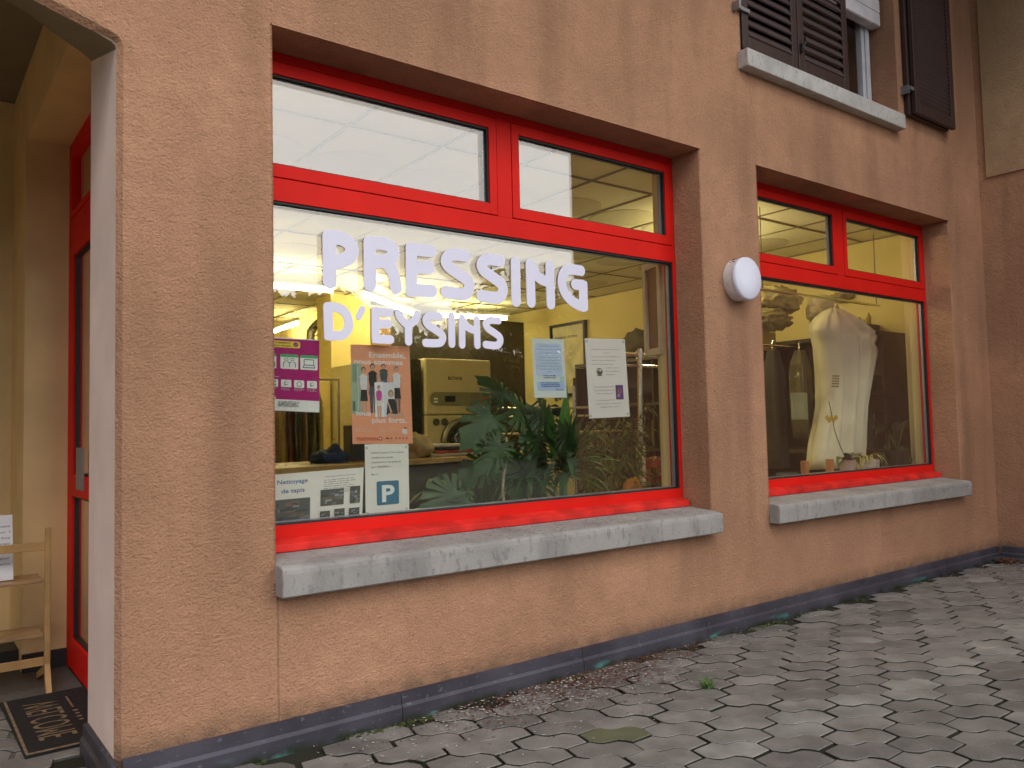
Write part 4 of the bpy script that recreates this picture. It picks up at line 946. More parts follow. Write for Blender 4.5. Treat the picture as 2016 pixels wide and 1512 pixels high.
m_ = MB(); m_.box(4.35, 4.765, MY+.034, MY+.0485, 1.10, 1.95); m_.build('dark_front', mat('smoked_front', (.03, .03, .018), .15), m2, bevel=.004)
# duct elbow
dc = thing('ventilation_duct', 'grey metal ventilation duct bending down from the ceiling at left', 'duct', (4.3, 7, 2))
pts = [at(640, 590, 6.6), at(641, 618, 6.6), at(636, 630, 6.6), at(622, 640, 6.6), at(614, 652, 6.6), at(611, 670, 6.6), at(610, 830, 6.6)]
m_ = MB(); m_.tube(smooth([tuple(p) for p in pts], 4), .052, 16); m_.build('pipe', galv, dc, smooth=True)
for (u, v_) in ((611, 672), (617, 646)):
    c_ = at(u, v_, 6.6); m_ = MB(); m_.lathe([(.06, -.012), (.06, .012)], tuple(c_), 18); m_.build('clamp', mat('clamp_dark', (.12, .11, .08), .5, metal=.5), dc)
c_ = at(611, 659, 6.6); m_ = MB(); m_.tube([c_, c_+Vector((.45, .0, -.02))], .007, 6); m_.build('bracket', mat('clamp_dark', (.1, .1, .1)), dc)
# yellow cabinet below the duct and the tall unit
yb = thing('metal_locker', 'yellow lit steel locker standing below the grey duct', 'locker', (4.2, 5.9, 0))
a = at(612, 750, 5.8); b2 = at(650, 750, 5.8); m_ = MB(); m_.box(a.x-.12, b2.x, 5.8, 6.04, .012, a.z); m_.build('locker_body', mat('locker_cream', (.72, .56, .20), .5), yb, bevel=.006)
m_ = MB(); m_.box(a.x-.04, a.x-.03, 5.785, 5.8, 1.2, 1.3); m_.build('handle', galv, yb)
# garments in plastic at left
def garment(x, y, z0, z1, w_, d_, m_col, label, seed, film_=True):
    t_ = thing('bagged_garment', label, 'garment', (x, y, z0), 'garments hanging behind the magenta notice')
    m_ = MB(); rings = 12; nu = 20; q = random.Random(seed)
    ph = q.random()*6
    vs = []
    for j in range(rings+1):
        t = j/rings; z = z0+(z1-z0)*t; wz = w_*(1 if t < .8 else 1-(t-.8)*3.2)*(1+.1*math.sin(t*4+ph)); dz = d_*(1 if t < .8 else 1-(t-.8)*2.5)
        for i in range(nu):
            a = 2*math.pi*i/nu; k = 1+.22*math.sin(a*5+ph+t*1.5)
            vs.append((x+wz/2*math.cos(a)*k, y+dz/2*math.sin(a)*k, z))
    m_.add(vs, [(j*nu+i, j*nu+(i+1) % nu, (j+1)*nu+(i+1) % nu, (j+1)*nu+i) for j in range(rings) for i in range(nu)] + [tuple(range(nu))[::-1], tuple(rings*nu+i for i in range(nu))])
    m_.build('cloth', m_col, t_, smooth=True)
    m_ = MB(); m_.tube([(x, y, z1-.02), (x, y, z1+.06), (x+.02, y, z1+.09)], .003, 6); m_.build('hook', chrome, t_)
    if film_:
        m_ = MB(); m_.add([(x+(p[0]-x)*1.12, y+(p[1]-y)*1.25, p[2]-.02) for p in vs], [(j*nu+i, j*nu+(i+1) % nu, (j+1)*nu+(i+1) % nu, (j+1)*nu+i) for j in range(rings) for i in range(nu)]); m_.build('plastic_cover', film, t_, smooth=True)
    return t_
gs = [((552, 5.0), (.10, .03, .02), 'dark'), ((563, 5.05), (.62, .10, .02), 'orange red'), ((574, 5.0), (.05, .04, .03), 'black'), ((587, 5.05), (.62, .36, .20), 'tan'), ((604, 5.0), (.035, .04, .015), 'dark olive'), ((618, 5.0), (.60, .45, .12), 'yellowish')]
for k, ((u, y), c_, nm) in enumerate(gs):
    p = at(u, 850, y); garment(p.x, y, .80, 1.62, .075 if k not in (3, 4) else .10, .34, fab('g%d' % k, c_), nm+' garment in clear plastic below the magenta notice', k)
rl = thing('clothes_rail', 'horizontal steel rail carrying the bagged garments at far left', 'clothes rail', (3, 5, 1.7))
m_ = MB(); m_.tube([(2.6, 5.02, 1.70), (3.75, 5.02, 1.70)], .014, 10); m_.build('bar', chrome, rl)
m_ = MB(); m_.tube([(2.62, 5.02, .015), (2.62, 5.02, 1.70)], .014, 10); m_.build('post', chrome, rl)
m_ = MB(); m_.tube([(3.74, 5.02, .015), (3.74, 5.02, 1.70)], .014, 10); m_.build('post', chrome, rl)
# things on the counter
def cloth_pile(name, label, cat, u, v_, y, w_, d_, cols, th=.02):
    p = at(u, v_, y); t_ = thing(name, label, cat, (p.x, y, .95))
    for k, c_ in enumerate(cols):
        m_ = MB(); nx_, ny_ = 12, 8; vs = []
        for s_ in (0, 1):
            for i in range(nx_+1):
                for j in range(ny_+1):
                    a, b_ = i/nx_-.5, j/ny_-.5; e = 1-.9*max(abs(a), abs(b_))**4*8
                    vs.append((p.x+a*w_*(1-.08*k)+.01*math.sin(j+k), y+b_*d_*(1-.05*k)+.012*math.sin(i*1.3+k*2), .951+k*th+(th*.92*s_)*(1 if e > .5 else .6)+.004*math.sin(i*1.7+j*1.1+k)*s_))
        n = (nx_+1)*(ny_+1); F = []
        for s_ in (0, 1): F += [(s_*n+i*(ny_+1)+j, s_*n+(i+1)*(ny_+1)+j, s_*n+(i+1)*(ny_+1)+j+1, s_*n+i*(ny_+1)+j+1) for i in range(nx_) for j in range(ny_)]
        for i in range(nx_): F += [(i*(ny_+1), (i+1)*(ny_+1), n+(i+1)*(ny_+1), n+i*(ny_+1)), (i*(ny_+1)+ny_, (i+1)*(ny_+1)+ny_, n+(i+1)*(ny_+1)+ny_, n+i*(ny_+1)+ny_)]
        for j in range(ny_): F += [(j, j+1, n+j+1, n+j), (nx_*(ny_+1)+j, nx_*(ny_+1)+j+1, n+nx_*(ny_+1)+j+1, n+nx_*(ny_+1)+j)]
        m_.add(vs, F); m_.build('folded_cloth', fab('pile_%s_%d' % (cat.replace(' ', '_'), k), c_), t_, smooth=True)
cloth_pile('laundry_stack', 'folded white, orange and black garments stacked on the counter before the cream machine', 'laundry', 872, 892, 2.3, .42, .34, [(.62, .56, .40), (.55, .08, .02), (.03, .03, .04), (.66, .62, .5)], .022)
p = at(818, 868, 2.2); m_ = MB(); m_.blob((p.x, 2.2, .951+.075), (.125, .12, .085), 3, .3, 24, 14, 2.4); tag(m_.build('laundry_bundle', fab('bundle', (.58, .46, .24)), None, smooth=True), 'rumpled beige bundle on the counter just right of the coral poster', 'laundry')
p = at(650, 905, 1.95); m_ = MB(); m_.blob((p.x, 1.95, .951+.03), (.12, .10, .05), 9, .35, 20, 12, 2.6); m_.blob((p.x+.03, 1.95, .951+.065), (.05, .05, .05), 5, .2, 14, 8, 2); tag(m_.build('crumpled_cloth', fab('navy', (.015, .03, .08)), None, smooth=True), 'dark blue crumpled cloth on the counter between the notices', 'cloth')
p = at(706, 880, 2.1); m_ = MB(); m_.box(p.x-.08, p.x+.07, 2.05, 2.17, .951, 1.19); tag(m_.build('dark_box', mat('dark_card', (.025, .024, .03), .6), None, bevel=.006), 'dark box on the counter behind the parking notice', 'box')

# framed board on the right wall, dark low shelving, rails
fb = thing('framed_board', 'black framed price board hanging on the yellow right-hand wall', 'framed board', (7.1, 4.9, 2.2))
def xring(b, y0, y1, z0, z1, w_, xa, xb): yring(b, y0, y1, z0, z1, w_, w_, w_, w_, xa, xb)
m_ = MB(); xring(m_, 4.80, 5.50, 1.55, 2.52, .035, 7.075, 7.126); m_.build('frame', black, fb)
m_ = MB(); m_.box(7.10, 7.124, 4.835, 5.465, 1.585, 2.485); m_.build('board', mat('board_cream', (.62, .55, .34), .6), fb)
v, f = text_mb('PRESSING D\u2019EYSINS', 1, .012); mxu = max(p[0] for p in v); m_ = MB(); m_.add([(7.098, 5.42-x*.46/mxu, 2.32+y*.042) for x, y in v], f); m_.build('board_text', flat((.03, .025, .01)), fb)
for k in range(7):
    m_ = None
cb = thing('wall_shelving', 'tall dark wooden shelving along the right-hand wall of the shop', 'shelving', (6.9, 2.8, 0))
m_ = MB(); m_.box(7.06, 7.12, .62, 4.45, .012, 1.90)
m_.build('back_panel', darkwood, cb)
for z in (.30, .86, 1.36, 1.86):
    m_ = MB(); m_.box(6.58, 7.055, .62, 4.45, z, z+.035); m_.build('shelf', darkwood, cb)
for y in (.60, 1.9, 3.2, 4.45):
    m_ = MB(); m_.box(6.60, 7.05, y, y+.02, .012, 1.855); m_.build('divider', darkwood, cb)
q = random.Random(11)
for k in range(26):
    y = .70+q.random()*3.6; sh = q.choice([.335, .895, 1.395]); h_ = .12+q.random()*.28; c_ = q.choice([(.03, .03, .035), (.06, .045, .03), (.05, .07, .08), (.16, .12, .06), (.10, .015, .015), (.02, .02, .02)])
    if any(abs(y-d) < .11 for d in (.6, 1.9, 3.2, 4.45)): continue
    m_ = MB(); m_.box(6.66, 6.95, y, y+.10+q.random()*.12, sh+.001, sh+h_)
    tag(m_.build('storage_box', mat('store_%d' % (int(c_[0]*100)+int(c_[1]*10)), c_, .7), None, bevel=.008), 'dim box on the dark shelving along the right-hand wall', 'box', 'boxes on the dark shelving')
p = atx(1262, 668, 6.85); m_ = MB(); m_.blob((6.85, p.y, 1.896+.17), (.2, .30, .185), 4, .25, 24, 14, 2.2); tag(m_.build('fabric_sack', fab('sack', (.10, .09, .05)), None, smooth=True), 'dark grey bulging sack on top of the shelving beside the big window', 'sack')
# chrome rail in the right part of the window
rr = thing('garment_rack', 'chrome garment rack with a pale post sleeve, right of the white notice', 'clothes rail', (4.3, 1.2, 0))
m_ = MB(); m_.tube([(4.28, 1.2, .95), (4.31, 1.2, 1.70)], .017, 12); m_.build('post', chrome, rr)
m_ = MB(); m_.tube([(4.285, 1.2, .012), (4.285, 1.2, 1.0)], .034, 12); m_.build('post_sleeve', mat('sleeve_cream', (.66, .58, .36), .5), rr)
for (z, r_) in ((1.655, .014), (1.575, .010)):
    m_ = MB(); m_.tube([(3.80, 1.2, z), (5.2, 1.2, z)], r_, 10); m_.build('bar', chrome, rr)
m_ = MB(); m_.lathe([(.03, -.03), (.03, .03)], (4.31, 1.2, 1.655), 14); m_.build('joint', chrome, rr)
r3 = thing('garment_rack', 'chrome garment rack seen above the plants, between the two right-hand notices', 'clothes rail', (3.9, 2.4, 0))
for (u, v0) in ((1058, 775), (1130, 760)):
    a = at(u, v0, 2.4); m_ = MB(); m_.tube([(a.x, 2.4, .012), tuple(a)], .016, 10); m_.build('post', chrome, r3)
for z in (1.31, 1.24, 1.10):
    m_ = MB(); m_.tube([(3.9, 2.4, z), (5.3, 2.4, z)], .010, 8); m_.build('bar', chrome, r3)
m_ = MB(); m_.blob((4.55, 2.45, 1.28), (.10, .08, .05), 2, .3); tag(m_.build('dark_cloth', fab('blackc', (.012, .012, .012)), None, smooth=True), 'black cloth slung over the rear chrome rack', 'cloth')
# framed picture leaning by the right jamb
fp = thing('framed_picture', 'pale framed picture hanging edge-on beside the right jamb of the big window', 'framed picture', (3.52, .5, 1.85))
m_ = MB(); q0 = at(1276, 692, .44); q1 = at(1310, 700, .30); t0 = at(1288, 515, .44)
def slab(b, X0, X1, z0, z1, ya, yb, th):
    # leaning panel between near edge (X1,yb) and far edge (X0,ya)
    d = Vector((X1-X0, yb-ya, 0)).normalized(); n_ = Vector((d.y, -d.x, 0))*th
    P_ = [Vector((X0, ya, z0)), Vector((X1, yb, z0)), Vector((X1, yb, z1)), Vector((X0, ya, z1))]
    b.add([tuple(p) for p in P_]+[tuple(p+n_) for p in P_], [(0, 1, 2, 3), (7, 6, 5, 4), (0, 4, 5, 1), (1, 5, 6, 2), (2, 6, 7, 3), (3, 7, 4, 0)])
FA, FB_ = at(1277, 690, .50), at(1311, 695, .31)
def lerp(t): return (FA.x+(FB_.x-FA.x)*t, .50+(.31-.50)*t)
for (ta, tb, z0, z1, th) in ((0, .16, 1.56, 2.12, .03), (.84, 1, 1.56, 2.12, .03), (.16, .84, 1.56, 1.60, .03), (.16, .84, 2.08, 2.12, .03)):
    (xa, ya), (xb, yb) = lerp(ta), lerp(tb); slab(m_, xa, xb, z0, z1, ya, yb, th)
m_.build('frame', mat('frame_pale', (.68, .58, .46), .6), fp)
m_ = MB(); (xa, ya), (xb, yb) = lerp(.16), lerp(.84); slab(m_, xa, xb, 1.60, 2.08, ya, yb, .012); m_.build('mount', mat('mount_brown', (.30, .16, .09), .7), fp)
m_ = MB(); (xa, ya), (xb, yb) = lerp(.36), lerp(.84); slab(m_, xa-.001, xb-.001, 1.64, 2.04, ya, yb, -.004); m_.build('picture', mat('picture_dark', (.07, .055, .035), .5), fp)

# ------------------------------------------------------------------ window plants
def leaf_monstera(b, c, n_, up, size, seed=0, slits=5):
    """split leaf: c = stalk end, n_ = normal, up = tip direction; a lobed heart with narrow slits running inwards"""
    q = random.Random(seed); n_ = Vector(n_).normalized(); up = (Vector(up)-n_*Vector(up).dot(n_)).normalized(); sd_ = up.cross(n_); c = Vector(c)
    O = .22*size
    def P_(a, b_):
        cv = -.55*(a*a)/size - .35*(b_-.1*size)**2/size + .012*math.sin(b_*38/max(size, .1)+seed)*abs(a)/size
        return tuple(c+sd_*a+up*(b_)+n_*cv)
    out = []
    nl = slits+1
    for side in (1, -1):
        pts = []
        for k in range(nl):
            a0, a1 = 8+150*k/nl, 8+150*(k+1)/nl; g_ = 6+q.random()*5
            for j, a in enumerate((a0+g_*.5, a0+g_*.7, (a0*2+a1)/3, (a0+a1*2)/3, a1-g_*.7, a1-g_*.5)):
                th = R(a); rr = size*(.80-.30*abs(math.sin(th))+.02*q.random()) if a < 90 else size*(.50-.0*(a-90)/90+.02*q.random())
                if j in (0, 5) : rr *= .97
                pts.append((side*math.sin(th)*rr, O+math.cos(th)*rr))
            th = R(a1); dp = (.34+.14*q.random()) if k < nl-1 else .7; rr = size*.5*dp
            pts.append((side*math.sin(th)*rr, O+math.cos(th)*rr))
        out.append(pts)
    tip = (0, O+size*.92); R_, L_ = out[0], out[1]
    poly = [tip]+R_+[(0, O*.45)]+L_[::-1]
    cen = P_(0, O); n = len(poly); b.add([P_(*p) for p in poly]+[cen], [(i, (i+1) % n, n) for i in range(n)])
    return None
def strap(b, base, dirn, L_, w_, droop, tw=0, n=7):
    d = Vector(dirn).normalized(); s_ = d.cross(Vector((0, 0, 1)));
    if s_.length < .1: s_ = Vector((1, 0, 0))
    s_.normalize(); s_ = (s_*math.cos(tw)+d.cross(s_)*math.sin(tw)); p = Vector(base); vs = []
    for k in range(n+1):
        t = k/n; ww = w_*(.55+.9*t if t < .35 else 1.0 if t < .55 else max(.02, (1-t)/.45))*.5
        up = Vector((0, 0, 1))*ww*.35
        vs += [tuple(p-s_*ww+up), tuple(p), tuple(p+s_*ww+up)]
        d = (d+Vector((0, 0, -droop/n*(.4+t*1.6)))).normalized(); p = p+d*(L_/n)
    F = []
    for k in range(n): F += [(k*3, k*3+1, k*3+4, k*3+3), (k*3+1, k*3+2, k*3+5, k*3+4)]
    b.add(vs, F)
def pot(t_, x, y, z, r_, h_, m_p):
    m_ = MB(); m_.lathe([(r_*.72, z), (r_, z+h_*.9), (r_*1.08, z+h_*.9), (r_*1.08, z+h_), (r_*.9, z+h_), (r_*.88, z+h_*.9), (0.001, z+h_*.88)], (x, y, 0), 24); m_.build('pot', m_p, t_, smooth=False)
IB = .757
mp_ = thing('monstera_plant', 'large split-leaf monstera filling the middle of the big window', 'plant', (2.6, .75, .2))
pot(mp_, 2.62, .80, .35, .15, .30, mat('pot_dark', (.10, .06, .04), .6))
st_ = thing('plant_table', 'low dark table under the window plants', 'table', (3.1, .8, 0)); m_ = MB(); m_.box(2.1, 4.05, .63, 1.04, .30, .345); m_.build('table_top', darkwood, st_)
for (x, y) in ((2.14, .66), (4.0, .66), (2.14, 1.0), (4.0, 1.0)): m_ = MB(); m_.box(x-.02, x+.02, y-.02, y+.02, .012, .2995); m_.build('leg', darkwood, st_)
ML = [  # u, v (stalk joint), y, size, tip direction (x,z), normal tilt
 (972, 812, .46, .235, (-.75, -.55), (-.10, -1, .45)), (1010, 800, .52, .24, (.75, -.15), (.1, -1, .5)), (990, 868, .40, .20, (-.75, -.6), (-.2, -1, .35)),
 (1048, 850, .52, .22, (.35, -.9), (.2, -1, .35)), (968, 905, .50, .20, (-.9, -.4), (-.2, -1, .3)), (1000, 785, .60, .20, (-.3, .85), (0, -1, .6)), (1060, 800, .50, .22, (.5, -.7), (.1, -1, .3)),
 (905, 960, .42, .24, (-.9, -.5), (-.15, -1, .5)), (930, 985, .38, .20, (-.8, -.3), (0, -1, .6)), (1015, 905, .55, .22, (.1, -1), (.1, -1, .3)), (1085, 770, .62, .20, (.3, .8), (0, -1, .4)), (1112, 835, .42, .19, (.25, -.9), (.3, -1, .2))]
lb = [MB() for _ in ML]; sb = MB()
for k, (u, v_, y, sz, tip, nr) in enumerate(ML):
    c_ = at(u, v_, y); leaf_monstera(lb[k], c_, nr, (tip[0], -.25, tip[1]), sz, k, 4+(k % 3)); lb[k].build('leaf', mons, mp_, smooth=True)
    b0 = Vector((2.62+.02*math.sin(k*2), .80+.02*math.cos(k*3), .62)); mid_ = b0.lerp(c_, .55)+Vector((0, .08, .12)); sb.tube(smooth([tuple(b0), tuple(mid_), tuple(c_)], 5), [.009]+[.006]*9+[.004], 6)
sb.build('stems', mat('stem_green', (.07, .12, .03), .5), mp_, smooth=True)
dp = thing('dracaena_plant', 'strap-leaved dracaena with upright bright blades, right of the monstera', 'plant', (2.95, .5, .75))
pot(dp, 2.95, .55, .758, .07, .09, mat('pot_dark', (.10, .06, .04), .6)) if False else None
bb = at(1115, 940, .46)
for k in range(64):
    a = k*2.399; el = -.05+1.25*((k % 10)/10); m_ = MB(); L_ = .27+.15*rnd.random()
    strap(m_, bb+Vector((0, 0, .10*(k/64))), (math.cos(a)*math.cos(el), math.sin(a)*math.cos(el)*.7-.05, math.sin(el)), L_, .026+.014*rnd.random(), 1.5-el*.9, rnd.gauss(0, .3)); m_.build('leaf', drac, dp, smooth=True)
for (u, v_, t_, l_) in ((1105, 905, .05, .36), (1120, 900, .14, .30), (1090, 905, -.10, .30), (1112, 880, .02, .34)):
    m_ = MB(); strap(m_, at(u, v_, .46), (t_, -.05, 1), l_, .062, .25, rnd.gauss(0, .3)); m_.build('leaf', mat('leaf_bright', (.08, .24, .035), .4, .15, 10), dp, smooth=True)
m_ = MB(); m_.tube([tuple(bb-Vector((0, 0, .02-.0))), tuple(bb+Vector((0, 0, .12)))], .014, 8); m_.tube([(bb.x, .50, .757), (bb.x, .50, bb.z)], .014, 8); m_.build('trunk', stemm, dp)
d2 = thing('dracaena_plant', 'dark low strap-leaved dracaena arching among the monstera leaves', 'plant', (2.75, .55, .75))
bb2 = at(1040, 955, .52)
for k in range(46):
    a = k*2.399; el = -.05+1.2*((k % 9)/9); m_ = MB(); strap(m_, bb2+Vector((0, 0, .08*(k/46))), (math.cos(a)*math.cos(el), math.sin(a)*math.cos(el)*.6, math.sin(el)), .22+.13*rnd.random(), .022+.012*rnd.random(), 1.6-el*.9, rnd.gauss(0, .3)); m_.build('leaf', drac, d2, smooth=True)
m_ = MB(); m_.tube([(bb2.x, .52, .757), (bb2.x, .52, bb2.z+.1)], .012, 8); m_.build('trunk', stemm, d2)
def leafy(name, label, base, hgt, spread, nst, nl, lsz, m_l, seed, yoff=0, branchy=.5):
    t_ = thing(name, label, 'plant', tuple(base)); q = random.Random(seed); sb = MB(); lf = MB(); B0 = Vector(base)
    for k in range(nst):
        a = q.random()*6.28; tip = B0+Vector((math.cos(a)*spread*q.random(), math.sin(a)*spread*.45*q.random(), hgt*(.65+.35*q.random())))
        mid_ = B0.lerp(tip, .5)+Vector((q.gauss(0, .02), q.gauss(0, .015), 0)); pts = smooth([tuple(B0), tuple(mid_), tuple(tip)], 6); sb.tube(pts, [.006*(1-.7*i/len(pts)) for i in range(len(pts))], 5)
        for j in range(nl):
            t = .25+.75*q.random(); p = Vector(pts[int(t*(len(pts)-1))]); a2 = q.random()*6.28; br = p+Vector((math.cos(a2), math.sin(a2)*.6, q.uniform(-.2, .8)))*spread*.35*q.random()
            if q.random() < .4: sb.tube([tuple(p), tuple(br)], .0015, 4)
            d = Vector((math.cos(a2), math.sin(a2), q.uniform(-1.1, .2))).normalized(); s_ = d.cross(Vector((q.uniform(-.5, .5), q.uniform(-.5, .5), 1))).normalized(); L_ = lsz*(.6+.6*q.random()); ww = L_*.19
            lf.add([tuple(br), tuple(br+d*L_*.4+s_*ww), tuple(br+d*L_+Vector((0, 0, -L_*.25))), tuple(br+d*L_*.4-s_*ww)], [(0, 1, 2), (0, 2, 3)])
    sb.build('stems', stemm, t_); o = lf.build('foliage', m_l, t_); return t_
leafy('ficus_plant', 'slender ficus with small drooping leaves below the white notice', (at(1225, 975, .85).x, .85, .345), .98, .34, 9, 85, .062, fic, 21)
leafy('ficus_plant', 'low bushy green plant at the foot of the chrome rack post', (at(1290, 975, .70).x, .70, .345), .62, .26, 8, 60, .055, fic, 22)
leafy('climbing_plant', 'tangled yellow green trailing plant between the dracaena and the ficus', (at(1165, 985, .80).x, .80, .345), .85, .26, 8, 60, .07, leafmat('trailing_leaf', (.20, .22, .05), (.08, .11, .03)), 23)
leafy('leafy_plant', 'low plant with bright lit leaves right of the parking notice', (at(880, 1005, .66).x, .66, .345), .58, .30, 8, 22, .12, leafmat('lit_leaf', (.20, .24, .06), (.07, .12, .03)), 24)
m_ = MB(); m_.tube(smooth([tuple(at(992, 1000, .42)), tuple(at(990, 950, .42)), tuple(at(997, 900, .43)), tuple(at(996, 860, .44))], 5), .008, 8); tag(m_.build('moss_pole', mat('pole_bark', (.35, .30, .20), .9, .3, 40, .003, 80)), 'pale bark support stick standing among the monstera leaves', 'plant stake')
m_ = MB(); m_.blob(tuple(at(1246, 962, .66)), (.07, .05, .06), 5, .3, 18, 12, 2.5); tag(m_.build('orange_cloth', fab('orange', (.50, .20, .02)), None, smooth=True), 'orange cloth lying among the plants at the foot of the window', 'cloth')
m_ = MB(); c_ = at(1300, 935, 1.5); m_.blob(tuple(c_), (.16, .14, .12), 6, .3, 20, 12, 2.2); m_.box(c_.x-.2, c_.x+.2, 1.36, 1.64, .012, c_.z-.09); tag(m_.build('red_laundry', fab('redc', (.30, .025, .015)), None), 'red fabric heaped behind the chrome rack at the right of the big window', 'laundry')

# ------------------------------------------------------------------ behind the second window
Y2 = .80
dg = thing('dress_cover', 'tall white dress cover hanging from shoulders to floor behind the second window', 'garment cover', tuple(at(1655, 915, Y2)))
rows = [(608, 1636, 1652), (613, 1628, 1660), (625, 1617, 1674), (640, 1611, 1690), (652, 1608, 1706), (659, 1607, 1718), (668, 1612, 1712), (676, 1614, 1707), (686, 1616, 1713), (700, 1617, 1713), (730, 1621, 1705), (765, 1623, 1697), (800, 1622, 1692), (840, 1616, 1689), (875, 1608, 1687), (900, 1606, 1684), (921, 1605, 1680)]
m_ = MB(); nu = 72; vs = []
for j, (v_, ul, ur) in enumerate(rows):
    a, b_ = at(ul, v_, Y2), at(ur, v_, Y2); cx, hw = (a.x+b_.x)/2, (b_.x-a.x)/2; z = (a.z+b_.z)/2; dp_ = min(.16, hw*.55)
    t = j/(len(rows)-1)
    for i in range(nu):
        an = 2*math.pi*i/nu; fold = 1+(.20+.06*t)*(abs(math.sin(an*6.5+1.1*math.sin(t*3)+.6))*2-1)+.06*math.sin(an*5+2+t*2)
        e = 1 if abs(math.cos(an)) > .92 else fold
        vs.append((cx+hw*math.cos(an)*(1 if abs(math.cos(an)) > .9 else (.97+.03*fold)), Y2+dp_*math.sin(an)*e, z+.012*math.sin(an*3+j)*(0 if j in (0,) else 1)*(.3 if j < 4 else .6)))
m_.add(vs, [(j*nu+i, j*nu+(i+1) % nu, (j+1)*nu+(i+1) % nu, (j+1)*nu+i) for j in range(len(rows)-1) for i in range(nu)]+[tuple(range(nu)), tuple((len(rows)-1)*nu+i for i in range(nu))[::-1]])
cov = mat('cover_fabric', (.74, .68, .52), .75, .06, 5, .012, 7)
m_.build('cover', cov, dg, smooth=True)
for pl in (((1676, 628), (1698, 640), (1721, 657), (1702, 675), (1692, 668), (1678, 650)), ((1690, 664), (1714, 676), (1712, 694), (1694, 700))):
    m_ = MB(); P_ = [at(u, v_, Y2-.15) for u, v_ in pl]; m_.prism([(p.x, p.z) for p in P_], 1, Y2-.155, Y2-.135); m_.build('shoulder_flap', cov, dg, bevel=.004)
m_ = MB(); c_ = at(1644, 700, Y2)
for k in range(5):
    p = at(1645-k*.4, 741+k*5.0, Y2-.135); m_.box(p.x-.05, p.x+.05, p.y-.004, p.y-.002, p.z-.004, p.z+.008)
m_.build('printed_mark', flat((.30, .25, .14)), dg)
m_ = MB(); a = at(1644, 610, Y2); m_.tube([tuple(a), (a.x, Y2, a.z+.05), (a.x+.02, Y2, a.z+.08)], .004, 6); m_.build('hook', chrome, dg)
r4 = thing('clothes_rail', 'steel rail across the second window carrying the dress cover', 'clothes rail', (5.8, 1.2, 2.1))
a = at(1644, 606, Y2); m_ = MB(); m_.tube([(5.2, .8, a.z+.07), (6.95, .8, a.z+.07)], .012, 8); m_.build('bar', chrome, r4)
for x in (5.25, 6.9): m_ = MB(); m_.tube([(x, .8, a.z+.07), (x, .8, 2.79)], .004, 6); m_.build('hanger', mat('hanger_dark', (.10, .09, .06), .6), r4)
c_ = at(1620, 614, 1.02); m_ = MB(); m_.blob(tuple(c_), (.20, .10, .15), 21, .05, 64, 40, 4.0); tag(m_.build('white_bundle', mat('bundle_white', (.74, .66, .44), .6, .08, 8, .035, 14), None, smooth=True), 'pale knotted bundle beside the neck of the white dress cover', 'bundle')
for k, (u, v_, rx, rz, lab) in enumerate(((1530, 592, .26, .12, 'rolled plastic wrapped bundle with twisted end on the high shelf, left in the second window'), (1690, 590, .40, .07, 'long pale plastic wrapped roll on the high shelf behind the dress cover'), (1512, 630, .22, .10, 'sagging plastic wrapped bundle below the rolled one at the left edge of the second window'))):
    c_ = at(u, v_, 1.25); m_ = MB(); m_.blob(tuple(c_), (rx, .16, rz), k+4, .13, 56, 36, 4.5); tag(m_.build('wrapped_bundle', mat('wrap_%d' % k, ((.50, .42, .20), (.46, .40, .22), (.34, .30, .13))[k], .35, .18, 9, .008, 12), None, smooth=True), lab, 'bundle')
bm_ = MB(); a = at(1490, 652, 1.6); b_ = at(1612, 668, 1.6); bm_.box(a.x-.1, 6.55, 1.6, 1.66, a.z-.17, a.z); tag(bm_.build('shelf_board', mat('board_ochre', (.42, .32, .12), .6, .1, 5)), 'ochre board above the dark rail at left in the second window', 'board')
r5 = thing('clothes_rail', 'thin dark rail with a plastic covered garment, left of the dress cover', 'clothes rail', (5.9, 1.4, 1.85))
a = at(1500, 679, 1.4); m_ = MB(); m_.tube([(a.x-.1, 1.4, a.z), (6.57, 1.4, a.z)], .009, 8); m_.build('bar', chrome, r5)
c_ = at(1577, 780, 1.1); garment(c_.x, 1.1, at(1577, 860, 1.1).z, at(1577, 690, 1.1).z, .16, .16, fab('greyg', (.22, .21, .13)), 'grey garment in shiny plastic hanging left of the dress cover', 31)
c_ = at(1524, 780, 1.3); garment(c_.x, 1.3, .75, at(1524, 690, 1.3).z, .13, .2, fab('darkg', (.03, .028, .02)), 'black garment hanging at the left edge of the second window', 32, False)
c_ = at(1600, 800, 1.6); garment(c_.x, 1.6, .75, at(1600, 690, 1.6).z, .2, .2, fab('darkg', (.03, .028, .02)), 'black garment hanging close behind the dress cover', 33, False)
m_ = MB(); m_.box(at(1133, 700, 4.6).x, 7.05, 4.6, 4.66, .012, 1.75); tag(m_.build('dark_screen', darkp), 'dark folding screen standing deep in the shop behind the racks', 'screen')
# orchid, pots, tray on the inner board
BZ = .758
oc = thing('potted_orchid', 'orchid with a wiry stem and a few yellow blooms, before the dress cover', 'plant', (at(1668, 920, .44).x, .44, BZ))
c_ = at(1668, 920, .44); m_ = MB(); m_.lathe([(.045, BZ), (.062, BZ+.09), (.066, BZ+.095), (.058, BZ+.095), (.054, BZ+.08), (.001, BZ+.08)], (c_.x, .44, 0), 20); m_.build('pot', mat('pot_pink', (.50, .36, .34), .4), oc)
for k, (a, L_, dr_) in enumerate(((200, .20, .9), (-15, .18, 1.0), (165, .14, 1.3), (20, .13, 1.5), (250, .16, .8), (300, .15, .9))):
    m_ = MB(); strap(m_, (c_.x, .44, BZ+.085), (math.cos(R(a)), math.sin(R(a))*.4, .75), L_, .075, dr_*2.2, .2); m_.build('leaf', mat('orchid_leaf', (.10, .13, .05), .4, .15, 9), oc, smooth=True)
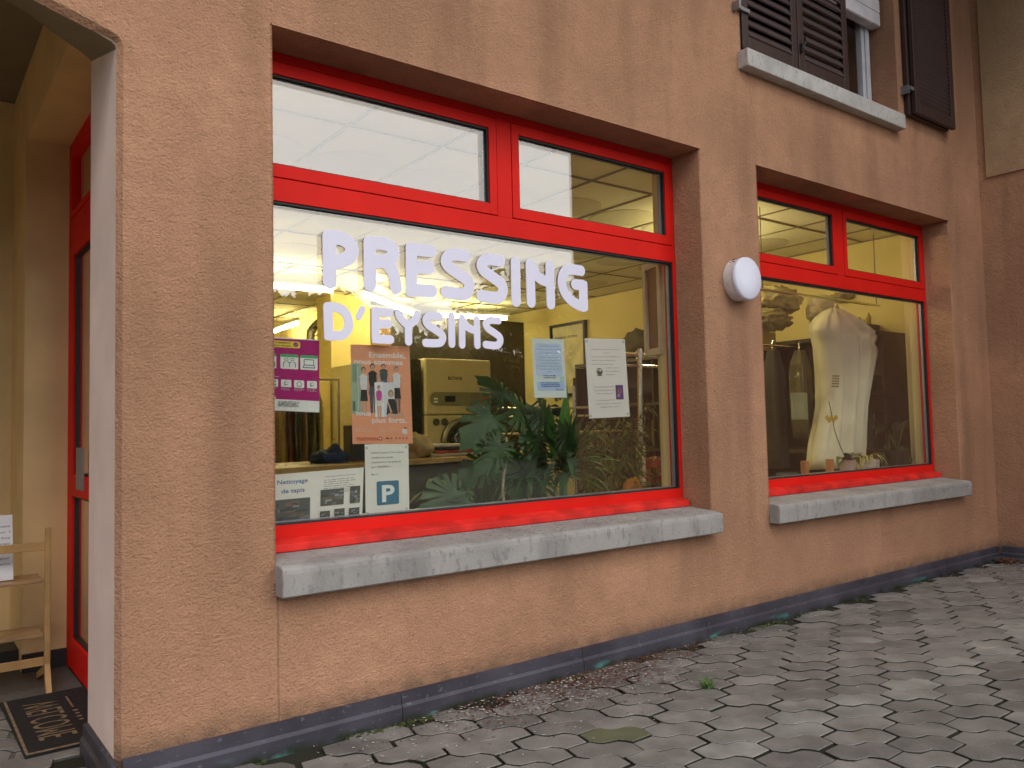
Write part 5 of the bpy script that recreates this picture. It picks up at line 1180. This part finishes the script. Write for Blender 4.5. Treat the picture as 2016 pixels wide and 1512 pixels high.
pts = [(c_.x, .44, BZ+.08)]+[tuple(at(u, v_, .44)) for u, v_ in ((1655, 880), (1644, 850), (1638, 820), (1632, 790))]
m_ = MB(); m_.tube(smooth(pts, 5), .0035, 6); m_.build('flower_stem', mat('stem_green', (.07, .12, .03)), oc)
for k in range(5):
    p = at(1628+k*4.4, 822+(k % 2)*5, .435); m_ = MB()
    for j in range(5):
        a = j*1.257+k; m_.blob((p.x+.014*math.cos(a), p.y, p.z+.012*math.sin(a)), (.012, .004, .009), j, .1, 7, 5)
    m_.build('flower', mat('petal_yellow', (.62, .42, .06), .5), oc)
pp = thing('potted_plant', 'white ribbed pot with a tuft of yellow striped grass-like leaves, right of the orchid', 'plant', (at(1708, 918, .44).x, .44, BZ))
c_ = at(1708, 918, .44); m_ = MB(); m_.lathe([(.06, BZ), (.085, BZ+.03), (.088, BZ+.085), (.080, BZ+.09), (.074, BZ+.08), (.001, BZ+.078)], (c_.x, .44, 0), 26); m_.build('pot', mat('pot_white', (.62, .55, .52), .5, .2, 40, .002, 50), pp)
for k in range(40):
    a = k*2.399; m_ = MB() if k == 0 else m_; strap(m_, (c_.x, .44, BZ+.08), (math.cos(a), math.sin(a)*.5, .5+.5*rnd.random()), .13+.09*rnd.random(), .016, 2.6, 0, 5)
m_.build('foliage', mat('striped_leaf', (.58, .48, .16), .5, .3, 60), pp)
dk = thing('potted_plant', 'dark broad-leaved houseplant in a black pot at the right end of the second window', 'plant', (at(1765, 915, .46).x, .46, BZ))
c_ = at(1768, 915, .46); m_ = MB(); m_.lathe([(.07, BZ), (.10, BZ+.14), (.094, BZ+.14), (.001, BZ+.13)], (c_.x, .46, 0), 20); m_.build('pot', mat('pot_black', (.02, .02, .025), .4), dk)
q = random.Random(5)
for k in range(24):
    u, v_ = q.uniform(1722, 1822), q.uniform(815, 895); p = at(u, v_, .46+q.uniform(-.06, .12)); m_ = MB(); L_ = .10+.06*q.random(); a = math.atan2(p.z-BZ-.2, p.x-c_.x)+q.gauss(0, .5)
    d = Vector((math.cos(a), -.4, math.sin(a)-.5)).normalized(); s_ = d.cross(Vector((.1, 1, .2))).normalized()
    vs = []; F = []
    for j in range(6):
        t = j/5; ww = L_*.36*math.sin(math.pi*min(1, t*.92+.08))**.8; pc = p+d*L_*t+Vector((0, 0, -.03*t*t)); vs += [tuple(pc-s_*ww), tuple(pc+Vector((0, .006, 0))), tuple(pc+s_*ww)]
        if j: F += [(j*3-3, j*3-2, j*3+1, j*3), (j*3-2, j*3-1, j*3+2, j*3+1)]
    m_.add(vs, F); m_.build('leaf', mat('dark_leaf', (.05, .085, .035), .45, .2, 12), dk, smooth=True)
m_ = MB(); 
for k in range(9):
    a = k*.7; m_.tube([(c_.x, .46, BZ+.12), (c_.x+.10*math.cos(a), .46+.04*math.sin(a), BZ+.30+.04*math.sin(k))], .003, 5)
m_.build('stems', mat('stem_green', (.07, .12, .03)), dk)
ty = thing('small_tray', 'small white tray with two orange wooden uprights, left of the orchid', 'tray', (at(1610, 920, .36).x, .36, BZ))
a, b_ = at(1586, 925, .36), at(1635, 921, .36); m_ = MB(); m_.box(a.x, b_.x, .33, .40, BZ, BZ+.012); m_.build('tray_base', paper, ty)
for x in (a.x, b_.x): m_ = MB(); m_.box(x-.022, x+.022, .345, .385, BZ+.0121, BZ+.115); m_.build('upright', mat('orange_wood', (.50, .22, .08), .5), ty, bevel=.002)
m_ = MB(); a = at(1545, 930, .36); m_.blob((a.x, .36, BZ+.02), (.14, .06, .022), 3, .3, 20, 10, 3); tag(m_.build('dark_cloth', fab('slate', (.035, .045, .06)), None, smooth=True), 'dark crumpled cloth on the window board at the left end of the second window', 'cloth')
m_ = MB(); a, b_ = at(1694, 768, 1.2), at(1732, 835, 1.2); m_.box(a.x, b_.x, 1.2, 1.24, b_.z, a.z); tag(m_.build('pale_panel', mat('panel_pale', (.30, .34, .38), .5), None, bevel=.006), 'pale grey panel just right of the dress cover', 'panel')
m_ = MB(); a, b_ = at(1560, 773, .95), at(1592, 826, .95); m_.box(a.x, b_.x, .95, .97, b_.z, a.z); tag(m_.build('plastic_folder', mat('folder', (.34, .36, .22), .3), None, bevel=.004), 'pale plastic folder hanging before the grey garment', 'folder')
q = random.Random(8)
for k in range(6):
    p = at(1715+q.random()*75, 628+q.random()*6, .95); hh = .07+.05*q.random(); m_ = MB(); m_.lathe([(.02, p.z-.05), (.022, p.z-.05+hh*.7), (.009, p.z-.05+hh*.85), (.009, p.z-.05+hh)], (p.x, .98+q.random()*.1, 0), 12)
    tag(m_.build('bottle', mat('bottle_%d' % (k % 3), ((.10, .16, .05), (.35, .25, .03), (.12, .05, .06))[k % 3], .12)), 'small glossy bottle on the high shelf at the right of the second window', 'bottle', 'bottles on the high shelf')
a = at(1705, 640, .9); m_ = MB(); m_.box(a.x-.1, 7.05, .88, 1.16, a.z-.035, a.z-.001) if False else None
hb = at(1750, 648, .95); m_.v = []; m_.f = []; m_.m = []; m_.box(hb.x-.55, 7.12, .90, 1.2, hb.z-.03, hb.z+.018); tag(m_.build('wall_shelf', darkwood), 'dark high shelf holding small bottles at the right of the second window', 'shelf')

# ------------------------------------------------------------------ outdoors behind the camera (seen as reflections)
def mirror(u, v, Y): p = at(u, v, Y); return Vector((p.x, .45-p.y, p.z))
con = mat('conifer_needles', (.035, .055, .022), .8, .3, 3)
brk = mat('tree_bark', (.07, .05, .035), .9, .25, 14)
def conifer(x, y, h, seed, label, n=900):
    q = random.Random(seed); t_ = thing('conifer', label, 'tree', (x, y, 0), 'conifers across the yard'); m_ = MB(); m_.tube([(x, y, -.1), (x+.05, y, h*.5), (x, y, h*.98)], [.16, .09, .015], 8); m_.build('trunk', brk, t_)
    m_ = MB(); R0 = h*(.24 if n > 800 else .36)
    for k in range(n):
        t = q.random()**.75; z = h*(.08+.92*t) if k > 6 else h*(.93+.012*k); tier = 1-.35*((t*13) % 1); r_ = R0*(1-t)*tier*(.35+.75*q.random())+.04; a = q.random()*6.283
        d = Vector((math.cos(a), math.sin(a), -.35)); s_ = Vector((-math.sin(a), math.cos(a), 0)); L_ = .22+.55*(1-t)*q.random(); p = Vector((x, y, z))+d*r_
        m_.add([tuple(p-s_*.05), tuple(p+d*L_+s_*.22*L_), tuple(p+d*L_*.7-s_*.30*L_), tuple(p+Vector((0, 0, .14))-d*.1)], [(0, 1, 2), (0, 3, 1)])
    m_.build('crown', con, t_)
for k, (u, v_, Y) in enumerate(((545, 578, 26), (572, 583, 25), (594, 571, 25), (622, 580, 27), (640, 577, 25), (668, 570, 25), (688, 579, 26), (705, 592, 28), (722, 604, 30), (560, 590, 22), (610, 592, 22), (652, 592, 23))):
    p = mirror(u, v_, Y); conifer(p.x, p.y, p.z, 40+k, 'dark conifer in the tree row mirrored in the left of the big pane')
for k in range(26):
    u = 728+k*15; p = mirror(u, 648+8*math.sin(k*1.9), 48+3*math.sin(k*2.3)); conifer(p.x, p.y, p.z, 70+k, 'distant dark conifer mirrored behind the small lettering', 700)
def broadleaf(x, y, h, cr, cz, label, seed, dens=2600, bare=False, leafcol=(.06, .075, .02)):
    q = random.Random(seed); t_ = thing('bare_tree' if bare else 'broadleaf_tree', label, 'tree', (x, y, 0)); m_ = MB(); tips = []
    m_.tube([(x, y, -.1), (x+.08, y, h*.3), (x, y+.05, h*.5)], [.17, .12, .09], 8)
    def br(p, d, L_, r_, dep):
        e = p+d*L_; m_.tube([tuple(p), tuple(p.lerp(e, .5)+Vector((q.gauss(0, .03), q.gauss(0, .03), 0))*L_), tuple(e)], [r_, r_*.8, r_*.55], 5, False); tips.append(e); tips.append(p.lerp(e, .6))
        if dep > 0:
            for k in range(3 if dep > 1 else 4): br(p.lerp(e, .5+.5*q.random()), (d+Vector((q.gauss(0, .55), q.gauss(0, .55), q.gauss(.15, .3)))).normalized(), L_*.66, r_*.55, dep-1)
    for k in range(6): a = k*1.05; br(Vector((x, y, h*(.34+.03*k))), Vector((math.cos(a), math.sin(a), .75)).normalized(), h*.24, .06, 4 if bare else 3)
    m_.build('trunk', brk, t_)
    if not bare:
        l_ = MB()
        for k in range(dens):
            p = q.choice(tips)+Vector((q.gauss(0, .16), q.gauss(0, .16), q.gauss(0, .16)))*cr*.5; a = Vector((q.gauss(0, 1), q.gauss(0, 1), q.gauss(0, 1))).normalized(); b_ = a.cross(Vector((.3, .5, .8))).normalized(); s_ = .09+.06*q.random()
            l_.add([tuple(p-a*s_), tuple(p+b_*s_*.5), tuple(p+a*s_), tuple(p-b_*s_*.5)], [(0, 1, 2, 3)])
        l_.build('crown', mat('crown_leaves', leafcol, .7, .3, 3), t_)
p = mirror(1098, 640, 13); broadleaf(p.x, p.y, 5.6, 1.6, 3.6, 'leafy tree mirrored around the letters N and G', 3, 5200)
p = mirror(1062, 700, 15); broadleaf(p.x, p.y, 6.6, 1.5, 3.6, 'taller leafy tree mirrored right of the word PRESSING', 13, 3800)
p = mirror(946, 650, 30); broadleaf(p.x, p.y, 5.6, 1.2, 3, 'bare winter tree mirrored above the last letters of the second line', 9, 0, True)
p = mirror(990, 660, 26); broadleaf(p.x, p.y, 5.0, 1.2, 3, 'second bare tree mirrored right of the second line of lettering', 10, 0, True)
# hedge and hills
hd = MB(); 
for k in range(9000):
    x = rnd.uniform(-14, 34); y = -20.5+rnd.uniform(-.5, .5); z = rnd.uniform(0, 1.9)+.25*mnoise.noise(Vector((x*.5, 0, 0))); a = rnd.random()*6.28; s_ = .10+.09*rnd.random()
    hd.add([(x-s_, y, z), (x, y+s_*math.cos(a), z-s_*.5), (x+s_, y+s_*.5, z), (x, y-s_*.3, z+s_*.6)], [(0, 1, 2, 3)])
tag(hd.build('hedge', con), 'long dark hedge across the yard, mirrored low in the big pane', 'hedge')
hl = MB(); nx_ = 90; vs = []
for i in range(nx_+1):
    x = -500+1400*i/nx_
    for j, (yy, hh) in enumerate(((-180, 0), (-260, .55), (-340, 1), (-420, .6))):
        vs.append((x, yy, -1+hh*(43+16*mnoise.noise(Vector((x*.004, 3, 0)))+5*mnoise.noise(Vector((x*.02, 7, 0))))))
hl.add(vs, [(i*4+j, (i+1)*4+j, (i+1)*4+j+1, i*4+j+1) for i in range(nx_) for j in range(3)])
tag(hl.build('hills', mat('hazy_hill_forest', (.10, .13, .15), .95, .3, .02)), kind='structure')  # blue haze of distance is mixed into the forest colour

# ------------------------------------------------------------------ litter, grass and sill debris
lt = MB(); lt.cm = 0; cols = []
q = random.Random(17); lm = []
def flake(x, y, z, s_, c_, k):
    a = q.random()*6.28; ca, sa = math.cos(a), math.sin(a); tl_ = q.uniform(-.4, .4)
    P_ = [(-1, 0), (0, .45), (1, 0), (0, -.45)]
    lt.add([(x+(p[0]*ca-p[1]*sa)*s_, y+(p[0]*sa+p[1]*ca)*s_, z+.0015+abs(p[0])*tl_*s_*.5+abs(tl_)*s_*.5) for p in P_], [(0, 1, 2, 3)]); cols.append(c_)
brn = [(.13, .045, .03), (.09, .035, .02), (.17, .08, .045)]; wht = [(.62, .60, .56), (.5, .48, .45)]
for k in range(2600):
    x = q.gauss(2.55, .42); y = -.035-abs(q.gauss(0, .14))*(1.1 if x < 2.9 else .6)
    flake(x, y, .004, .004+.006*q.random(), q.choice(brn), k)
for k in range(420):
    x = q.uniform(1.2, 4.8); y = -.04-abs(q.gauss(0, .30)); flake(x, y, .006, .0035+.004*q.random(), q.choice(wht), k)
for k in range(260):
    x = q.gauss(2.35, .35); y = -.05-abs(q.gauss(0, .18)); flake(x, y, .006, .005+.005*q.random(), q.choice(wht), k)
for k in range(500):
    x = 7.09-abs(q.gauss(0, .10)); y = -.035-abs(q.gauss(0, .12)); flake(x, y, .004+.02*q.random(), .008+.012*q.random(), q.choice(brn), k)
for k in range(300):
    x = 7.07-abs(q.gauss(0, .5)); y = -.05-abs(q.gauss(0, .25)); flake(x, y, .005, .006+.006*q.random(), q.choice(wht+brn), k)
lmm = bpy.data.materials.new('litter'); lmm.use_nodes = True; at_ = nn(lmm.node_tree, 'ShaderNodeAttribute', attribute_name='tint'); lmm.node_tree.links.new(at_.outputs['Color'], lmm.node_tree.nodes['Principled BSDF'].inputs['Base Color']); lmm.node_tree.nodes['Principled BSDF'].inputs['Roughness'].default_value = .9
tag(lt.build('leaf_litter', lmm, colors=cols), 'brown leaf bits and white petals scattered along the wall foot', 'litter', kind='stuff')
lt = MB(); cols = []
for k in range(520):
    x = q.gauss(2.55, .42) if k % 3 else q.uniform(2.2, 3.5); y = q.uniform(-.06, .13); z = .668+(y+.055)*.082+.003
    if XL+.05 < x < XR-.03: flake(x, y, z, .0035+.005*q.random(), q.choice(brn+wht+wht), k)
tag(lt.build('sill_debris', lmm, colors=cols), 'small petals and dead bits lying on the big window sill', 'litter', kind='stuff')
gt = MB(); 
for k in range(70):
    a = q.random()*6.28; strap(gt, (2.829+q.gauss(0, .012), -.548+q.gauss(0, .012), -.004), (math.cos(a)*.6, math.sin(a)*.6, 1), .035+.04*q.random(), .0035, .8, 0, 4)
tag(gt.build('grass_tuft', mat('grass_blade', (.09, .20, .03), .6, .25, 60)), 'small green grass tuft growing from a joint between pavers', 'grass tuft')
